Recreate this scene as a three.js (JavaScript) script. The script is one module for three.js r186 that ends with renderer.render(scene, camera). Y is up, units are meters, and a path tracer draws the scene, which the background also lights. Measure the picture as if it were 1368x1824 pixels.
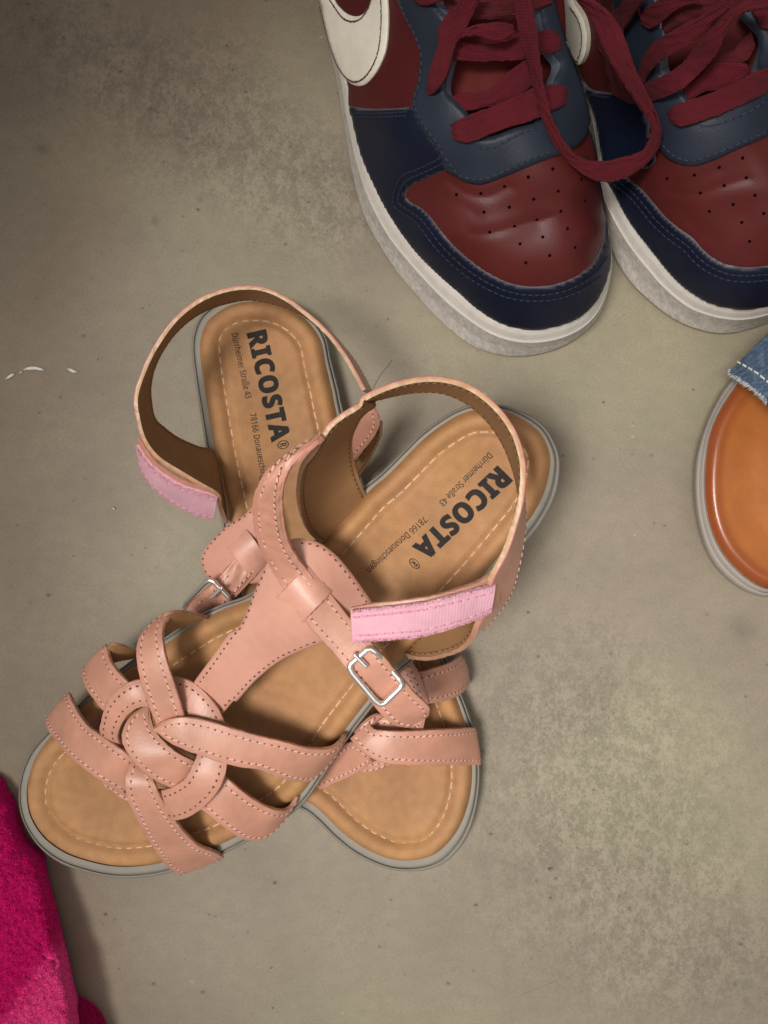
import * as THREE from 'three';
import { mergeGeometries } from 'three/addons/utils/BufferGeometryUtils.js';
import { RectAreaLightUniformsLib } from 'three/addons/lights/RectAreaLightUniformsLib.js';
import { createNoise2D, createNoise3D } from 'simplex-noise';

// ---------------------------------------------------------------- camera, light, exposure
const W = 768, H = 1024, D = 0.36, S = 0.00023, CX = 684, CY = 912;   // eye height, metres per unit of the plan, plan centre
const scene = new THREE.Scene();
const camera = new THREE.PerspectiveCamera(2 * Math.atan(CY * S / D) * 180 / Math.PI, W / H, 0.01, 20);
camera.position.set(0, D, 0); camera.up.set(0, 0, -1); camera.lookAt(0, 0, 0);
const renderer = new THREE.WebGLRenderer({ antialias: true });
renderer.setSize(W, H);
renderer.toneMapping = THREE.LinearToneMapping;
renderer.toneMappingExposure = 1.42;
renderer.shadowMap.enabled = true;
scene.background = new THREE.Color(0.165, 0.160, 0.154);               // dim room light from all round
RectAreaLightUniformsLib.init();
function panel(x, y, z, w, h, tx, tz, I, col) {                       // unseen overhead fill panel, added for the even base light
  const l = new THREE.RectAreaLight(col, I, w, h);
  l.position.set(x, y, z); l.lookAt(tx, 0, tz); scene.add(l); return l;
}
panel(0.15, 1.25, 0.28, 0.8, 0.8, 0.08, 0.06, 1.0, new THREE.Color(1, 0.965, 0.915));
const spot = new THREE.SpotLight(new THREE.Color(1, 0.965, 0.915), 6.2, 0, 13.0 * Math.PI / 180, 0.8, 2);     // unseen key spot, added and aimed for the pool of light and side shadows
spot.position.set(-0.42, 1.5, 0.16); spot.target.position.set(0.085, 0, 0.055); spot.castShadow = true; spot.shadow.radius = 11;
scene.add(spot, spot.target);

// ---------------------------------------------------------------- helpers
let seed = 7;
const rnd = () => { seed |= 0; seed = seed + 0x6D2B79F5 | 0; let t = Math.imul(seed ^ seed >>> 15, 1 | seed); t = t + Math.imul(t ^ t >>> 7, 61 | t) ^ t; return ((t ^ t >>> 14) >>> 0) / 4294967296; };
const n2 = createNoise2D(rnd), n3 = createNoise3D(rnd);
const V3 = (x, y, z) => new THREE.Vector3(x, y, z);
const C = (r, g, b) => new THREE.Color(r, g, b);
const P = (x, y, h) => V3((x - CX) * S * (D - h) / D, h, (y - CY) * S * (D - h) / D);   // plan point at height h
const reg = (x0, y0, f) => (...pts) => pts.map(p => [x0 + p[0] / f, y0 + p[1] / f, p[2]]);
const z1 = reg(200, 480, 2.6308), z2 = reg(420, 640, 2.28), z3 = reg(20, 1060, 2.5333), z4 = reg(460, 1120, 3.1091),
  z7 = reg(960, 0, 3.3529), z8 = reg(1200, 560, 3.375), Wv = reg(160, 1180, 4.886), Kv = reg(620, 1140, 5.2615),
  N1 = reg(560, 0, 4.56), N2 = reg(760, 0, 4.56), N3 = reg(1040, 0, 4.1707), N4 = reg(560, 240, 2.5333),
  Qv = reg(580, 640, 7.6), Tv = reg(300, 900, 5.2615), Lv = reg(60, 1090, 4.886), Mv = reg(420, 660, 4.5615),
  Vv = reg(640, 1000, 4.275), Rv = reg(1060, 280, 4.4416), MG = reg(0, 1380, 4.1077), px = (...p) => p;
const withH = (pts, hs) => pts.map((p, i) => [p[0], p[1], p[2] ?? hs[i]]);
const lerp = (a, b, t) => a + (b - a) * t;
const smooth = (a, b, x) => { const t = Math.min(1, Math.max(0, (x - a) / (b - a))); return t * t * (3 - 2 * t); };
function curve(pts, closed) { return new THREE.CatmullRomCurve3(pts.map(p => V3(p[0], p[1], (p[2] ?? 0) * 4000)), !!closed, 'centripetal'); }
function outline2(pts, step = 4) {                                   // closed smooth outline in plan units
  const c = curve(pts.map(p => [p[0], p[1], 0]), true); c.arcLengthDivisions = 600;
  return c.getSpacedPoints(Math.round(c.getLength() / step)).slice(0, -1).map(p => [p.x, p.y]);
}
function line2(pts, step = 4) { const c = curve(pts.map(p => [p[0], p[1], p[2] ?? 0])); c.arcLengthDivisions = 400; return c.getSpacedPoints(Math.max(4, Math.round(c.getLength() / step))).map(p => [p.x, p.y, p.z / 4000]); }
function geo(pos, idx, col, uv) {
  const g = new THREE.BufferGeometry();
  g.setAttribute('position', new THREE.Float32BufferAttribute(pos, 3));
  if (col) g.setAttribute('color', new THREE.Float32BufferAttribute(col, 3));
  if (uv) g.setAttribute('uv', new THREE.Float32BufferAttribute(uv, 2));
  g.setIndex(idx); g.computeVertexNormals(); return g;
}
const counts = {};
function numbered(n) { const k = counts[n] = (counts[n] ?? -1) + 1; return k ? n + '_' + String(k).padStart(3, '0') : n; }
function mesh(name, g, m, parent) {
  const o = new THREE.Mesh(g, m); o.name = numbered(name); o.castShadow = o.receiveShadow = true; parent.add(o); return o;
}
function thing(name, label, category, x, y, group) {
  const o = new THREE.Group(); o.name = numbered(name); o.position.copy(P(x, y, 0)); scene.add(o);
  o.userData = { label, category }; if (group) o.userData.group = group;
  return o;
}
function settle(o) { const p = o.position.clone(); for (const c of o.children) c.position.sub(p); }     // parts were laid out in the place's own axes
function tps(pts, lam = .02) {                                                   // thin-plate height surface through [x, y, h] points
  const n = pts.length, N = n + 3, A = [], k = 100;
  const U = (a, b) => { const r2 = ((a[0] - b[0]) ** 2 + (a[1] - b[1]) ** 2) / k / k; return r2 < 1e-12 ? 0 : r2 * Math.log(r2); };
  for (let i = 0; i < n; i++) { const r = []; for (let j = 0; j < n; j++) r.push(U(pts[i], pts[j]) + (i === j ? lam : 0)); r.push(1, pts[i][0] / k, pts[i][1] / k, pts[i][2]); A.push(r); }
  for (let q = 0; q < 3; q++) { const r = []; for (let j = 0; j < n; j++) r.push(q === 0 ? 1 : pts[j][q - 1] / k); r.push(0, 0, 0, 0); A.push(r); }
  for (let i = 0; i < N; i++) {
    let m = i; for (let j = i + 1; j < N; j++) if (Math.abs(A[j][i]) > Math.abs(A[m][i])) m = j;
    [A[i], A[m]] = [A[m], A[i]];
    for (let j = 0; j < N; j++) if (j !== i) { const f = A[j][i] / A[i][i]; if (f) for (let q = i; q <= N; q++) A[j][q] -= f * A[i][q]; }
  }
  const w = A.map((r, i) => r[N] / r[i]);
  return (x, y) => { let h = w[n] + w[n + 1] * x / k + w[n + 2] * y / k; for (let i = 0; i < n; i++) h += w[i] * U([x, y], pts[i]); return h; };
}
function normalAt(Hf, x, y) {
  const e = 3, a = P(x + e, y, Hf(x + e, y)).sub(P(x - e, y, Hf(x - e, y))), b = P(x, y + e, Hf(x, y + e)).sub(P(x, y - e, Hf(x, y - e)));
  const n = b.cross(a).normalize(); return n.y < 0 ? n.negate() : n;
}
function tint(col, p, amt, f = 60) { const k = 1 + amt * (n3(p.x * f, p.y * f, p.z * f) * 0.6 + n3(p.x * f * 4, p.y * f * 4, p.z * f * 4) * 0.4); return [col.r * k, col.g * k, col.b * k]; }

// ---- stitches: raised thread dashes and the dark holes between them, one mesh per seam set
class Seam {
  constructor() { this.pos = []; this.idx = []; this.col = []; }
  piece(p, t, n, len, wid, hgt, c) {
    const b = new THREE.Vector3().crossVectors(n, t).normalize(), base = this.pos.length / 3, q = this.pos;
    for (const [u, v, w] of [[-.5, -.5, 0], [.5, -.5, 0], [.5, .5, 0], [-.5, .5, 0], [-.3, -.25, 1], [.3, -.25, 1], [.3, .25, 1], [-.3, .25, 1]]) {
      q.push(p.x + t.x * u * len + b.x * v * wid + n.x * w * hgt, p.y + t.y * u * len + b.y * v * wid + n.y * w * hgt, p.z + t.z * u * len + b.z * v * wid + n.z * w * hgt);
      this.col.push(c.r, c.g, c.b);
    }
    for (const f of [[4, 5, 6], [4, 6, 7], [0, 1, 5], [0, 5, 4], [1, 2, 6], [1, 6, 5], [2, 3, 7], [2, 7, 6], [3, 0, 4], [3, 4, 7]]) this.idx.push(base + f[0], base + f[1], base + f[2]);
  }
  run(points, normals, o) {                                            // along world points
    const { step = .0022, dash = .0014, wid = .0006, hgt = .00028, thread, hole, holeLen = .0008, holeWid = .0007, jit = .12 } = o;
    let acc = step * .5;
    for (let i = 1; i < points.length; i++) {
      const d = points[i].distanceTo(points[i - 1]); let s = acc;
      while (s < d) {
        const k = s / d, p = points[i - 1].clone().lerp(points[i], k), n = normals[i - 1].clone().lerp(normals[i], k).normalize(), t = points[i].clone().sub(points[i - 1]).normalize();
        const j = (rnd() - .5) * jit; const tt = t.clone().addScaledVector(new THREE.Vector3().crossVectors(n, t), (o.slant ?? 0) + j).normalize();
        const kk = .85 + .3 * rnd();
        if (thread) this.piece(p, tt, n, dash * (.9 + .2 * rnd()), wid, hgt, C(thread.r * kk, thread.g * kk, thread.b * kk));
        if (hole) this.piece(p.clone().addScaledVector(t, step * .5), tt, n, holeLen * (.8 + .4 * rnd()), holeWid * (.8 + .4 * rnd()), .00012, hole);
        s += step;
      }
      acc = s - d;
    }
  }
  build(parent, m, name = 'stitching') { if (this.idx.length) { const s = mesh(name, geo(this.pos, this.idx, this.col), m, parent); s.userData.kind = 'stuff'; return s; } }
}
function seamOn(seam, pts, Hf, off, o) {                              // a seam laid on a height surface
  const w = [], ns = [];
  for (const p of line2(pts, 3)) { const n = normalAt(Hf, p[0], p[1]); w.push(P(p[0], p[1], Hf(p[0], p[1])).addScaledVector(n, off)); ns.push(n); }
  seam.run(w, ns, o);
}

// ---- a strap: two edge lines [x, y, h], thickness, rounded raw edges, lining underneath
function strap(name, parent, a, b, o = {}) {
  const { t = .0015, m = 10, crown = .0003, flip = false, mat = M.leather, col = K.pink, edge = K.edge, edge2 = o.edge ?? K.edge2, lining = true, linMat = M.lining, linCol = K.lining, stitch = .0021, wrinkle = 0, sopt = pinkSeam, uvs = 1, fuzz = .00018, sides = [0, 1] } = o;
  const tuck = (l, e) => { const n = l.length, p = e ? l[n - 1] : l[0], q = e ? l[n - 2] : l[1], dx = p[0] - q[0], dy = p[1] - q[1], d = Math.hypot(dx, dy), r = [[p[0] + dx / d * 2.5, p[1] + dy / d * 2.5, p[2] - .003], [p[0] + dx / d * 1, p[1] + dy / d * 1, p[2] - .009]]; return e ? [...l, ...r] : [r[1], r[0], ...l]; };
  for (const e of o.tuck ?? []) { a = tuck(a, e); b = tuck(b, e); }
  const ca = curve(a), cb = curve(b), eq = a.length === b.length;
  const len = (ca.getLength() + cb.getLength()) / 2, n = Math.max(12, Math.round(len / (o.step ?? 6)));
  const A = [], B = [];
  for (let i = 0; i <= n; i++) { const u = i / n, p = eq ? ca.getPoint(u) : ca.getPointAt(u), q = eq ? cb.getPoint(u) : cb.getPointAt(u); A.push(P(p.x, p.y, p.z / 4000)); B.push(P(q.x, q.y, q.z / 4000)); }
  const Nn = [], mid = A.map((p, i) => p.clone().lerp(B[i], .5));
  let face = 0;
  for (let i = 0; i <= n; i++) {
    const T = mid[Math.min(n, i + 1)].clone().sub(mid[Math.max(0, i - 1)]), X = B[i].clone().sub(A[i]);
    Nn.push(T.cross(X).normalize());
  }
  for (let i = 0; i <= n; i++) face += Nn[i].dot(camera.position.clone().sub(mid[i]).normalize());
  const sg = (o.faceAt !== undefined ? Math.sign(Nn[Math.round(o.faceAt * n)].dot(camera.position.clone().sub(mid[Math.round(o.faceAt * n)]))) : Math.sign(face)) * (flip ? -1 : 1);
  for (const v of Nn) v.multiplyScalar(sg);
  for (let it = 0; it < 2; it++) for (let i = 1; i < n; i++) Nn[i].add(Nn[i - 1]).add(Nn[i + 1]).normalize();
  const rows = [];                                                     // profile: [v, inward metres, offset, isEdge]
  const half = [[0, 0, -.5, 1], [0, -.06 * t, -.15, 1], [0, -.05 * t, .28, 1], [0, .05 * t, .43, .6], [0, .24 * t, .49, .1], [0, .5 * t, .5, 0]];
  for (const r of half) rows.push(r);
  for (let j = 1; j < m; j++) rows.push([j / m, 0, .5, 0]);
  for (const r of [...half].reverse()) rows.push([1, r[1], r[2], r[3]]);
  const R = rows.length, pos = [], cols = [], uv = [], idx = [], so = rnd() * 5;
  let L = 0;
  const surf = (i, v, off, inw) => {
    const X = B[i].clone().sub(A[i]), w = X.length(); X.normalize();
    const p = A[i].clone().lerp(B[i], v).addScaledVector(Nn[i], off * t + crown * 4 * v * (1 - v));
    if (inw) p.addScaledVector(X, v < .5 ? Math.min(inw, w * .4) : -Math.min(inw, w * .4));
    if (wrinkle) p.addScaledVector(Nn[i], wrinkle * n2(L * 160 + so, v * 2.4 + so));
    return p;
  };
  for (let i = 0; i <= n; i++) {
    if (i) L += mid[i].distanceTo(mid[i - 1]);
    const w = A[i].distanceTo(B[i]);
    for (const [v, inw, off, e] of rows) {
      const fz = e ? fuzz * n2(L * 900 + v * 40 + so, off * 3) : 0, p = surf(i, v, off, inw + fz);
      pos.push(p.x, p.y, p.z); uv.push(L * uvs, v * w * uvs);
      const c1 = tint(col, p, .17), c2 = tint(off < 0 ? edge2 : edge, p, .25, 260);
      cols.push(lerp(c1[0], c2[0], e), lerp(c1[1], c2[1], e), lerp(c1[2], c2[2], e));
    }
  }
  const cc = cols;
  const sgn = sg > 0;
  const quad = (p, q, r, s) => sgn ? idx.push(p, q, r, p, r, s) : idx.push(p, r, q, p, s, r);
  for (let i = 0; i < n; i++) for (let j = 0; j < R - 1; j++) quad(i * R + j, (i + 1) * R + j, (i + 1) * R + j + 1, i * R + j + 1);
  for (const i of [0, n]) {                                            // end faces
    const base = pos.length / 3, s = i * R;
    for (let j = 0; j < R; j++) { pos.push(pos[(s + j) * 3], pos[(s + j) * 3 + 1], pos[(s + j) * 3 + 2]); uv.push(0, 0); cc.push(edge.r, edge.g, edge.b); }
    for (let j = 0; j < R / 2 - 1; j++) {
      const p = base + j, q = base + j + 1, r = base + R - 2 - j, w = base + R - 1 - j;
      if ((i === 0) === sgn) idx.push(p, q, r, p, r, w); else idx.push(p, r, q, p, w, r);
    }
  }
  const o3 = mesh(name, geo(pos, idx, cc, uv), mat, parent);
  if (lining) {
    const lp = [], lc = [], lu = [], li = [], Q = 7; let l = 0;
    for (let i = 0; i <= n; i++) {
      if (i) l += mid[i].distanceTo(mid[i - 1]);
      for (let j = 0; j < Q; j++) { const v = j / (Q - 1), p = surf(i, v, -.5 + (j === 0 || j === Q - 1 ? .0 : -.04), 0); lp.push(p.x, p.y, p.z); lc.push(...tint(linCol, p, .12)); lu.push(l, v * A[i].distanceTo(B[i])); }
    }
    for (let i = 0; i < n; i++) for (let j = 0; j < Q - 1; j++) { const p = i * Q + j, q = p + Q; sgn ? li.push(p, q + 1, q, p, p + 1, q + 1) : li.push(p, q, q + 1, p, q + 1, p + 1); }
    mesh('lining', geo(lp, li, lc, lu), linMat, o3);
  }
  if (stitch) {
    const sm = new Seam();
    for (const side of sides) {
      const pts = [], ns = [];
      for (let i = 0; i <= n; i++) { const w = A[i].distanceTo(B[i]); if (w < stitch * 2.2) continue; pts.push(surf(i, side ? 1 - stitch / w : stitch / w, .53, 0)); ns.push(Nn[i]); }
      if (pts.length > 2) sm.run(pts, ns, sopt);
    }
    if (o.liningSeam) for (const side of o.liningSeam === true ? [0, 1] : o.liningSeam) {
      const pts = [], ns = [];
      for (let i = 0; i <= n; i++) { const w = A[i].distanceTo(B[i]); if (w < stitch * 2.2) continue; pts.push(surf(i, side ? 1 - stitch / w : stitch / w, -.56, 0)); ns.push(Nn[i].clone().negate()); }
      if (pts.length > 2) sm.run(pts, ns, linSeam);
    }
    sm.build(o3, M.thread);
  }
  return o3;
}


// ---- a panel: closed outline cut from sheet and laid on a height surface
function inside(x, y, poly) { let c = false; for (let i = 0, j = poly.length - 1; i < poly.length; j = i++) { const a = poly[i], b = poly[j]; if ((a[1] > y) !== (b[1] > y) && x < (b[0] - a[0]) * (y - a[1]) / (b[1] - a[1]) + a[0]) c = !c; } return c; }
function distTo(x, y, poly) { let m = 1e9; for (let i = 0, j = poly.length - 1; i < poly.length; j = i++) { const [ax, ay] = poly[j], [bx, by] = poly[i], dx = bx - ax, dy = by - ay; let t = ((x - ax) * dx + (y - ay) * dy) / (dx * dx + dy * dy || 1); t = t < 0 ? 0 : t > 1 ? 1 : t; const ex = x - ax - t * dx, ey = y - ay - t * dy, d = ex * ex + ey * ey; if (d < m) m = d; } return Math.sqrt(m); }
function clip(poly, f) { const r = []; for (let i = 0; i < poly.length; i++) { const a = poly[i], b = poly[(i + 1) % poly.length], fa = f(a), fb = f(b); if (fa >= 0) r.push(a); if (fa * fb < 0) { const t = fa / (fa - fb); r.push([a[0] + (b[0] - a[0]) * t, a[1] + (b[1] - a[1]) * t]); } } return r; }
function sheet(name, parent, outline, Hf, o = {}) {
  const { off = 0, t = .0015, cell = 7, mat = M.leather, col = K.pink, edge = K.edge, edgeW = 0, prof, skirt = .0012, uvf, var_ = .09, sharp } = o;
  const poly = sharp ? outline : outline2(outline, 4);
  let x0 = 1e9, x1 = -1e9, y0 = 1e9, y1 = -1e9; for (const p of poly) { x0 = Math.min(x0, p[0]); x1 = Math.max(x1, p[0]); y0 = Math.min(y0, p[1]); y1 = Math.max(y1, p[1]); }
  const pos = [], idx = [], col2 = [], uv = [], map = new Map();
  const rise = prof ?? (d => { const s = Math.min(1, d * .0002 / (t * .9)); return t * (.35 + .65 * Math.sqrt(1 - (1 - s) * (1 - s))); });
  const put = (x, y, down, e) => {
    const p = P(x, y, Hf(x, y)), n = normalAt(Hf, x, y); p.addScaledVector(n, down); pos.push(p.x, p.y, p.z);
    const c1 = tint(typeof col === 'function' ? col(x, y) : col, p, var_); const c2 = tint(edge, p, .2, 240);
    col2.push(lerp(c1[0], c2[0], e), lerp(c1[1], c2[1], e), lerp(c1[2], c2[2], e)); uvf ? uv.push(...uvf(p)) : uv.push(p.x, p.z);
    return pos.length / 3 - 1;
  };
  const vert = ([x, y]) => { const k = Math.round(x * 50) + '_' + Math.round(y * 50); if (map.has(k)) return map.get(k); const d = distTo(x, y, poly), i = put(x, y, off + rise(d, x, y), edgeW && d < edgeW ? 1 - d / edgeW : 0); map.set(k, i); return i; };
  const add = (a, b, c) => { const cr = (b[0] - a[0]) * (c[1] - a[1]) - (b[1] - a[1]) * (c[0] - a[0]); if (Math.abs(cr) < 1e-6) return; const i = vert(a), j = vert(b), k = vert(c); cr > 0 ? idx.push(i, k, j) : idx.push(i, j, k); };
  for (let y = Math.floor(y0 / cell) * cell; y < y1; y += cell) for (let x = Math.floor(x0 / cell) * cell; x < x1; x += cell) {
    const cx = x + cell / 2, cy = y + cell / 2, far = distTo(cx, cy, poly) > cell * .75;
    if (far) { if (inside(cx, cy, poly)) { add([x, y], [x + cell, y], [x + cell, y + cell]); add([x, y], [x + cell, y + cell], [x, y + cell]); } continue; }
    let q = clip(clip(clip(clip(poly, p => p[0] - x), p => x + cell - p[0]), p => p[1] - y), p => y + cell - p[1]);
    q = q.filter((p, i) => { const r = q[(i + 1) % q.length]; return Math.abs(p[0] - r[0]) + Math.abs(p[1] - r[1]) > .02; });
    if (q.length < 3) continue;
    const v = q.map(p => new THREE.Vector2(p[0], p[1]));
    for (const f of THREE.ShapeUtils.triangulateShape(v, [])) add(q[f[0]], q[f[1]], q[f[2]]);
  }
  const area = THREE.ShapeUtils.area(poly.map(p => new THREE.Vector2(p[0], p[1])));
  const base = pos.length / 3, n = poly.length;                        // cut edge
  for (const [x, y] of poly) { put(x, y, off + rise(0, x, y), 1); put(x, y, off - skirt, 1); }
  for (let i = 0; i < n; i++) { const a = base + 2 * i, b = base + 2 * ((i + 1) % n); area > 0 ? idx.push(a, b, b + 1, a, b + 1, a + 1) : idx.push(a, b + 1, b, a, a + 1, b + 1); }
  return mesh(name, geo(pos, idx, col2, uv), mat, parent);
}
function offsetLoop(poly, d) {                                        // poly in plan units, d(i) outward
  const n = poly.length, area = THREE.ShapeUtils.area(poly.map(p => new THREE.Vector2(p[0], p[1]))), s = area > 0 ? 1 : -1;
  return poly.map((p, i) => { const a = poly[(i + n - 2) % n], b = poly[(i + 2) % n], dx = b[0] - a[0], dy = b[1] - a[1], l = Math.hypot(dx, dy) || 1, k = d(i / n) * s; return [p[0] + dy / l * k, p[1] - dx / l * k]; });
}
// ---- stacked rings [[x, y, h], ...] of equal length joined into a skin
function loft(name, parent, rings, mat, colf, capTop, capBottom) {
  const n = rings[0].length, pos = [], col = [], uv = [], idx = [];
  rings.forEach((r, k) => r.forEach((p, i) => { const w = P(p[0], p[1], p[2]); pos.push(w.x, w.y, w.z); col.push(...tint(colf(k, i / n, w), w, .06, 90)); uv.push(i / n * .6, k * .004 + p[2]); }));
  const area = THREE.ShapeUtils.area(rings[0].map(p => new THREE.Vector2(p[0], p[1]))), f = area > 0;
  for (let k = 0; k < rings.length - 1; k++) for (let i = 0; i < n; i++) { const a = k * n + i, b = k * n + (i + 1) % n, c = a + n, d = b + n; f ? idx.push(a, c, b, b, c, d) : idx.push(a, b, c, b, d, c); }
  for (const [k, up] of [[0, 0], [rings.length - 1, 1]]) if (up ? capTop : capBottom) for (const t of THREE.ShapeUtils.triangulateShape(rings[k].map(p => new THREE.Vector2(p[0], p[1])), [])) { const [a, b, c] = t.map(i => k * n + i); (up ? f : !f) ? idx.push(a, c, b) : idx.push(a, b, c); }
  return mesh(name, geo(pos, idx, col, uv), mat, parent);
}
function loop3(pts, n) { const c = curve(pts, true); c.arcLengthDivisions = 600; return c.getSpacedPoints(n).slice(0, -1).map(p => [p.x, p.y, p.z / 4000]); }

// ---------------------------------------------------------------- textures and materials
function tex(n, f, srgb, rep) {
  const d = new Uint8Array(n * n * 4);
  for (let y = 0; y < n; y++) for (let x = 0; x < n; x++) { const c = f(x / n, y / n), i = (y * n + x) * 4; d[i] = c[0]; d[i + 1] = c[1] ?? c[0]; d[i + 2] = c[2] ?? c[0]; d[i + 3] = 255; }
  const t = new THREE.DataTexture(d, n, n); t.wrapS = t.wrapT = THREE.RepeatWrapping; t.magFilter = THREE.LinearFilter; t.minFilter = THREE.LinearMipmapLinearFilter; t.generateMipmaps = true;
  if (srgb) t.colorSpace = THREE.SRGBColorSpace; if (rep) t.repeat.set(rep, rep); t.needsUpdate = true; return t;
}
const per = (u, v, f) => { const a = u * Math.PI * 2, b = v * Math.PI * 2, r = f / 6.283; return (n3(Math.cos(a) * r + 9, Math.sin(a) * r, Math.cos(b) * r * .7 + Math.sin(b) * 1.3 * r)); };
const grain = tex(256, (u, v) => { const k = per(u, v, 26) * .5 + per(u + .3, v + .1, 60) * .5; return [128 + 100 * Math.max(-1, Math.min(1, k))]; }, false, 1 / .03);
const nap = tex(256, (u, v) => [128 + 55 * per(u, v, 40) + 60 * (rnd() - .5)], false, 1 / .02);
const weave = tex(128, (u, v) => { const x = u * 16, y = v * 16, d = Math.sin((x + y) * Math.PI) * .5 + Math.sin((x - y) * Math.PI) * .5; return [128 + 90 * d + 20 * (rnd() - .5)]; }, false, 1 / .016);
const ribs = tex(256, (u, v) => [128 + 32 * Math.sin(u * 6.283 * 16) + 50 * per(u, v, 50) + 90 * (rnd() - .5)], false, 1 / .016);
const fineWeave = tex(128, (u, v) => { const x = u * 12, y = v * 12, d = Math.sin((x + y) * Math.PI) * Math.sin((x - y) * Math.PI); return [128 + 70 * d + 60 * (rnd() - .5)]; }, false, 1 / .011);
const rubber = tex(256, (u, v) => [128 + 60 * per(u, v, 50) + 60 * per(u + .4, v, 90)], false, 1 / .02);
const phys = o => new THREE.MeshPhysicalMaterial({ vertexColors: true, roughness: .5, ...o });
const M = {
  leather: phys({ roughness: .40, bumpMap: grain, bumpScale: .00005, sheen: .15, sheenRoughness: .6, sheenColor: C(1, .8, .72) }),
  lining: phys({ roughness: .85, bumpMap: nap, bumpScale: .00012, side: THREE.DoubleSide }),
  thread: phys({ roughness: .8 }),
  sole: phys({ roughness: .6, bumpMap: rubber, bumpScale: .00006 }),
  metal: new THREE.MeshStandardMaterial({ color: C(.95, .93, .90), metalness: 1, roughness: .42 }),
  eyelet: new THREE.MeshStandardMaterial({ color: C(.45, .44, .42), roughness: .6 }),
  hook: phys({ roughness: .9, bumpMap: ribs, bumpScale: .00022, sheen: .4, sheenColor: C(1, .8, .85) }),
  toeLeather: phys({ roughness: .40, specularIntensity: .5, bumpMap: grain, bumpScale: .00004 }),
  shoe: phys({ roughness: .44, specularIntensity: .4, bumpMap: grain, bumpScale: .00006, clearcoat: .05, clearcoatRoughness: .4 }),
  tongue: phys({ roughness: .7, specularIntensity: .3 }),
  hole: phys({ roughness: 1, specularIntensity: 0 }),
  mid: phys({ roughness: .62, bumpMap: rubber, bumpScale: .0001 }),
  lace: phys({ roughness: .95, bumpMap: fineWeave, bumpScale: .0003, sheen: .02, sheenColor: C(.8, .2, .25), sheenRoughness: .5 }),
  bed: phys({ roughness: .3, clearcoat: .25, clearcoatRoughness: .3, bumpMap: grain, bumpScale: .00004 }),
  fleece: phys({ roughness: 1, bumpMap: nap, bumpScale: .0003, sheen: .6, sheenRoughness: .5, sheenColor: C(.9, .25, .5) }),
};
const K = {
  pink: C(.545, .262, .180), light: C(.62, .31, .23), edge: C(.50, .235, .17), lining: C(.30, .155, .062), rubber: C(.27, .245, .205),
  hook: C(.71, .38, .45), maroon: C(.098, .016, .015), wine: C(.085, .011, .012), navy: C(.007, .010, .026), slate: C(.022, .028, .043),
  tan: C(.52, .33, .17), edge2: C(.42, .22, .13), raw: C(.60, .26, .20), white: C(.88, .835, .78), cream: C(.90, .82, .70), lace: C(.100, .0022, .0088), cut: C(.16, .14, .15), magenta: C(.52, .008, .13),
};
const pinkSeam = { step: .0025, dash: .0016, wid: .0005, hgt: .0002, thread: C(.74, .43, .35), hole: C(.20, .075, .058), holeLen: .0006, holeWid: .00055, slant: .3 };
const vSeam = { step: .0025, hole: C(.12, .036, .03), holeLen: .0009, holeWid: .00055 };
const linSeam = { step: .0022, dash: .0013, thread: C(.24, .12, .05), hole: C(.11, .05, .02) };
const bedSeam = { step: .0041, dash: .0028, wid: .00055, hgt: .00025, thread: C(.64, .45, .29), jit: .08 };

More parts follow.
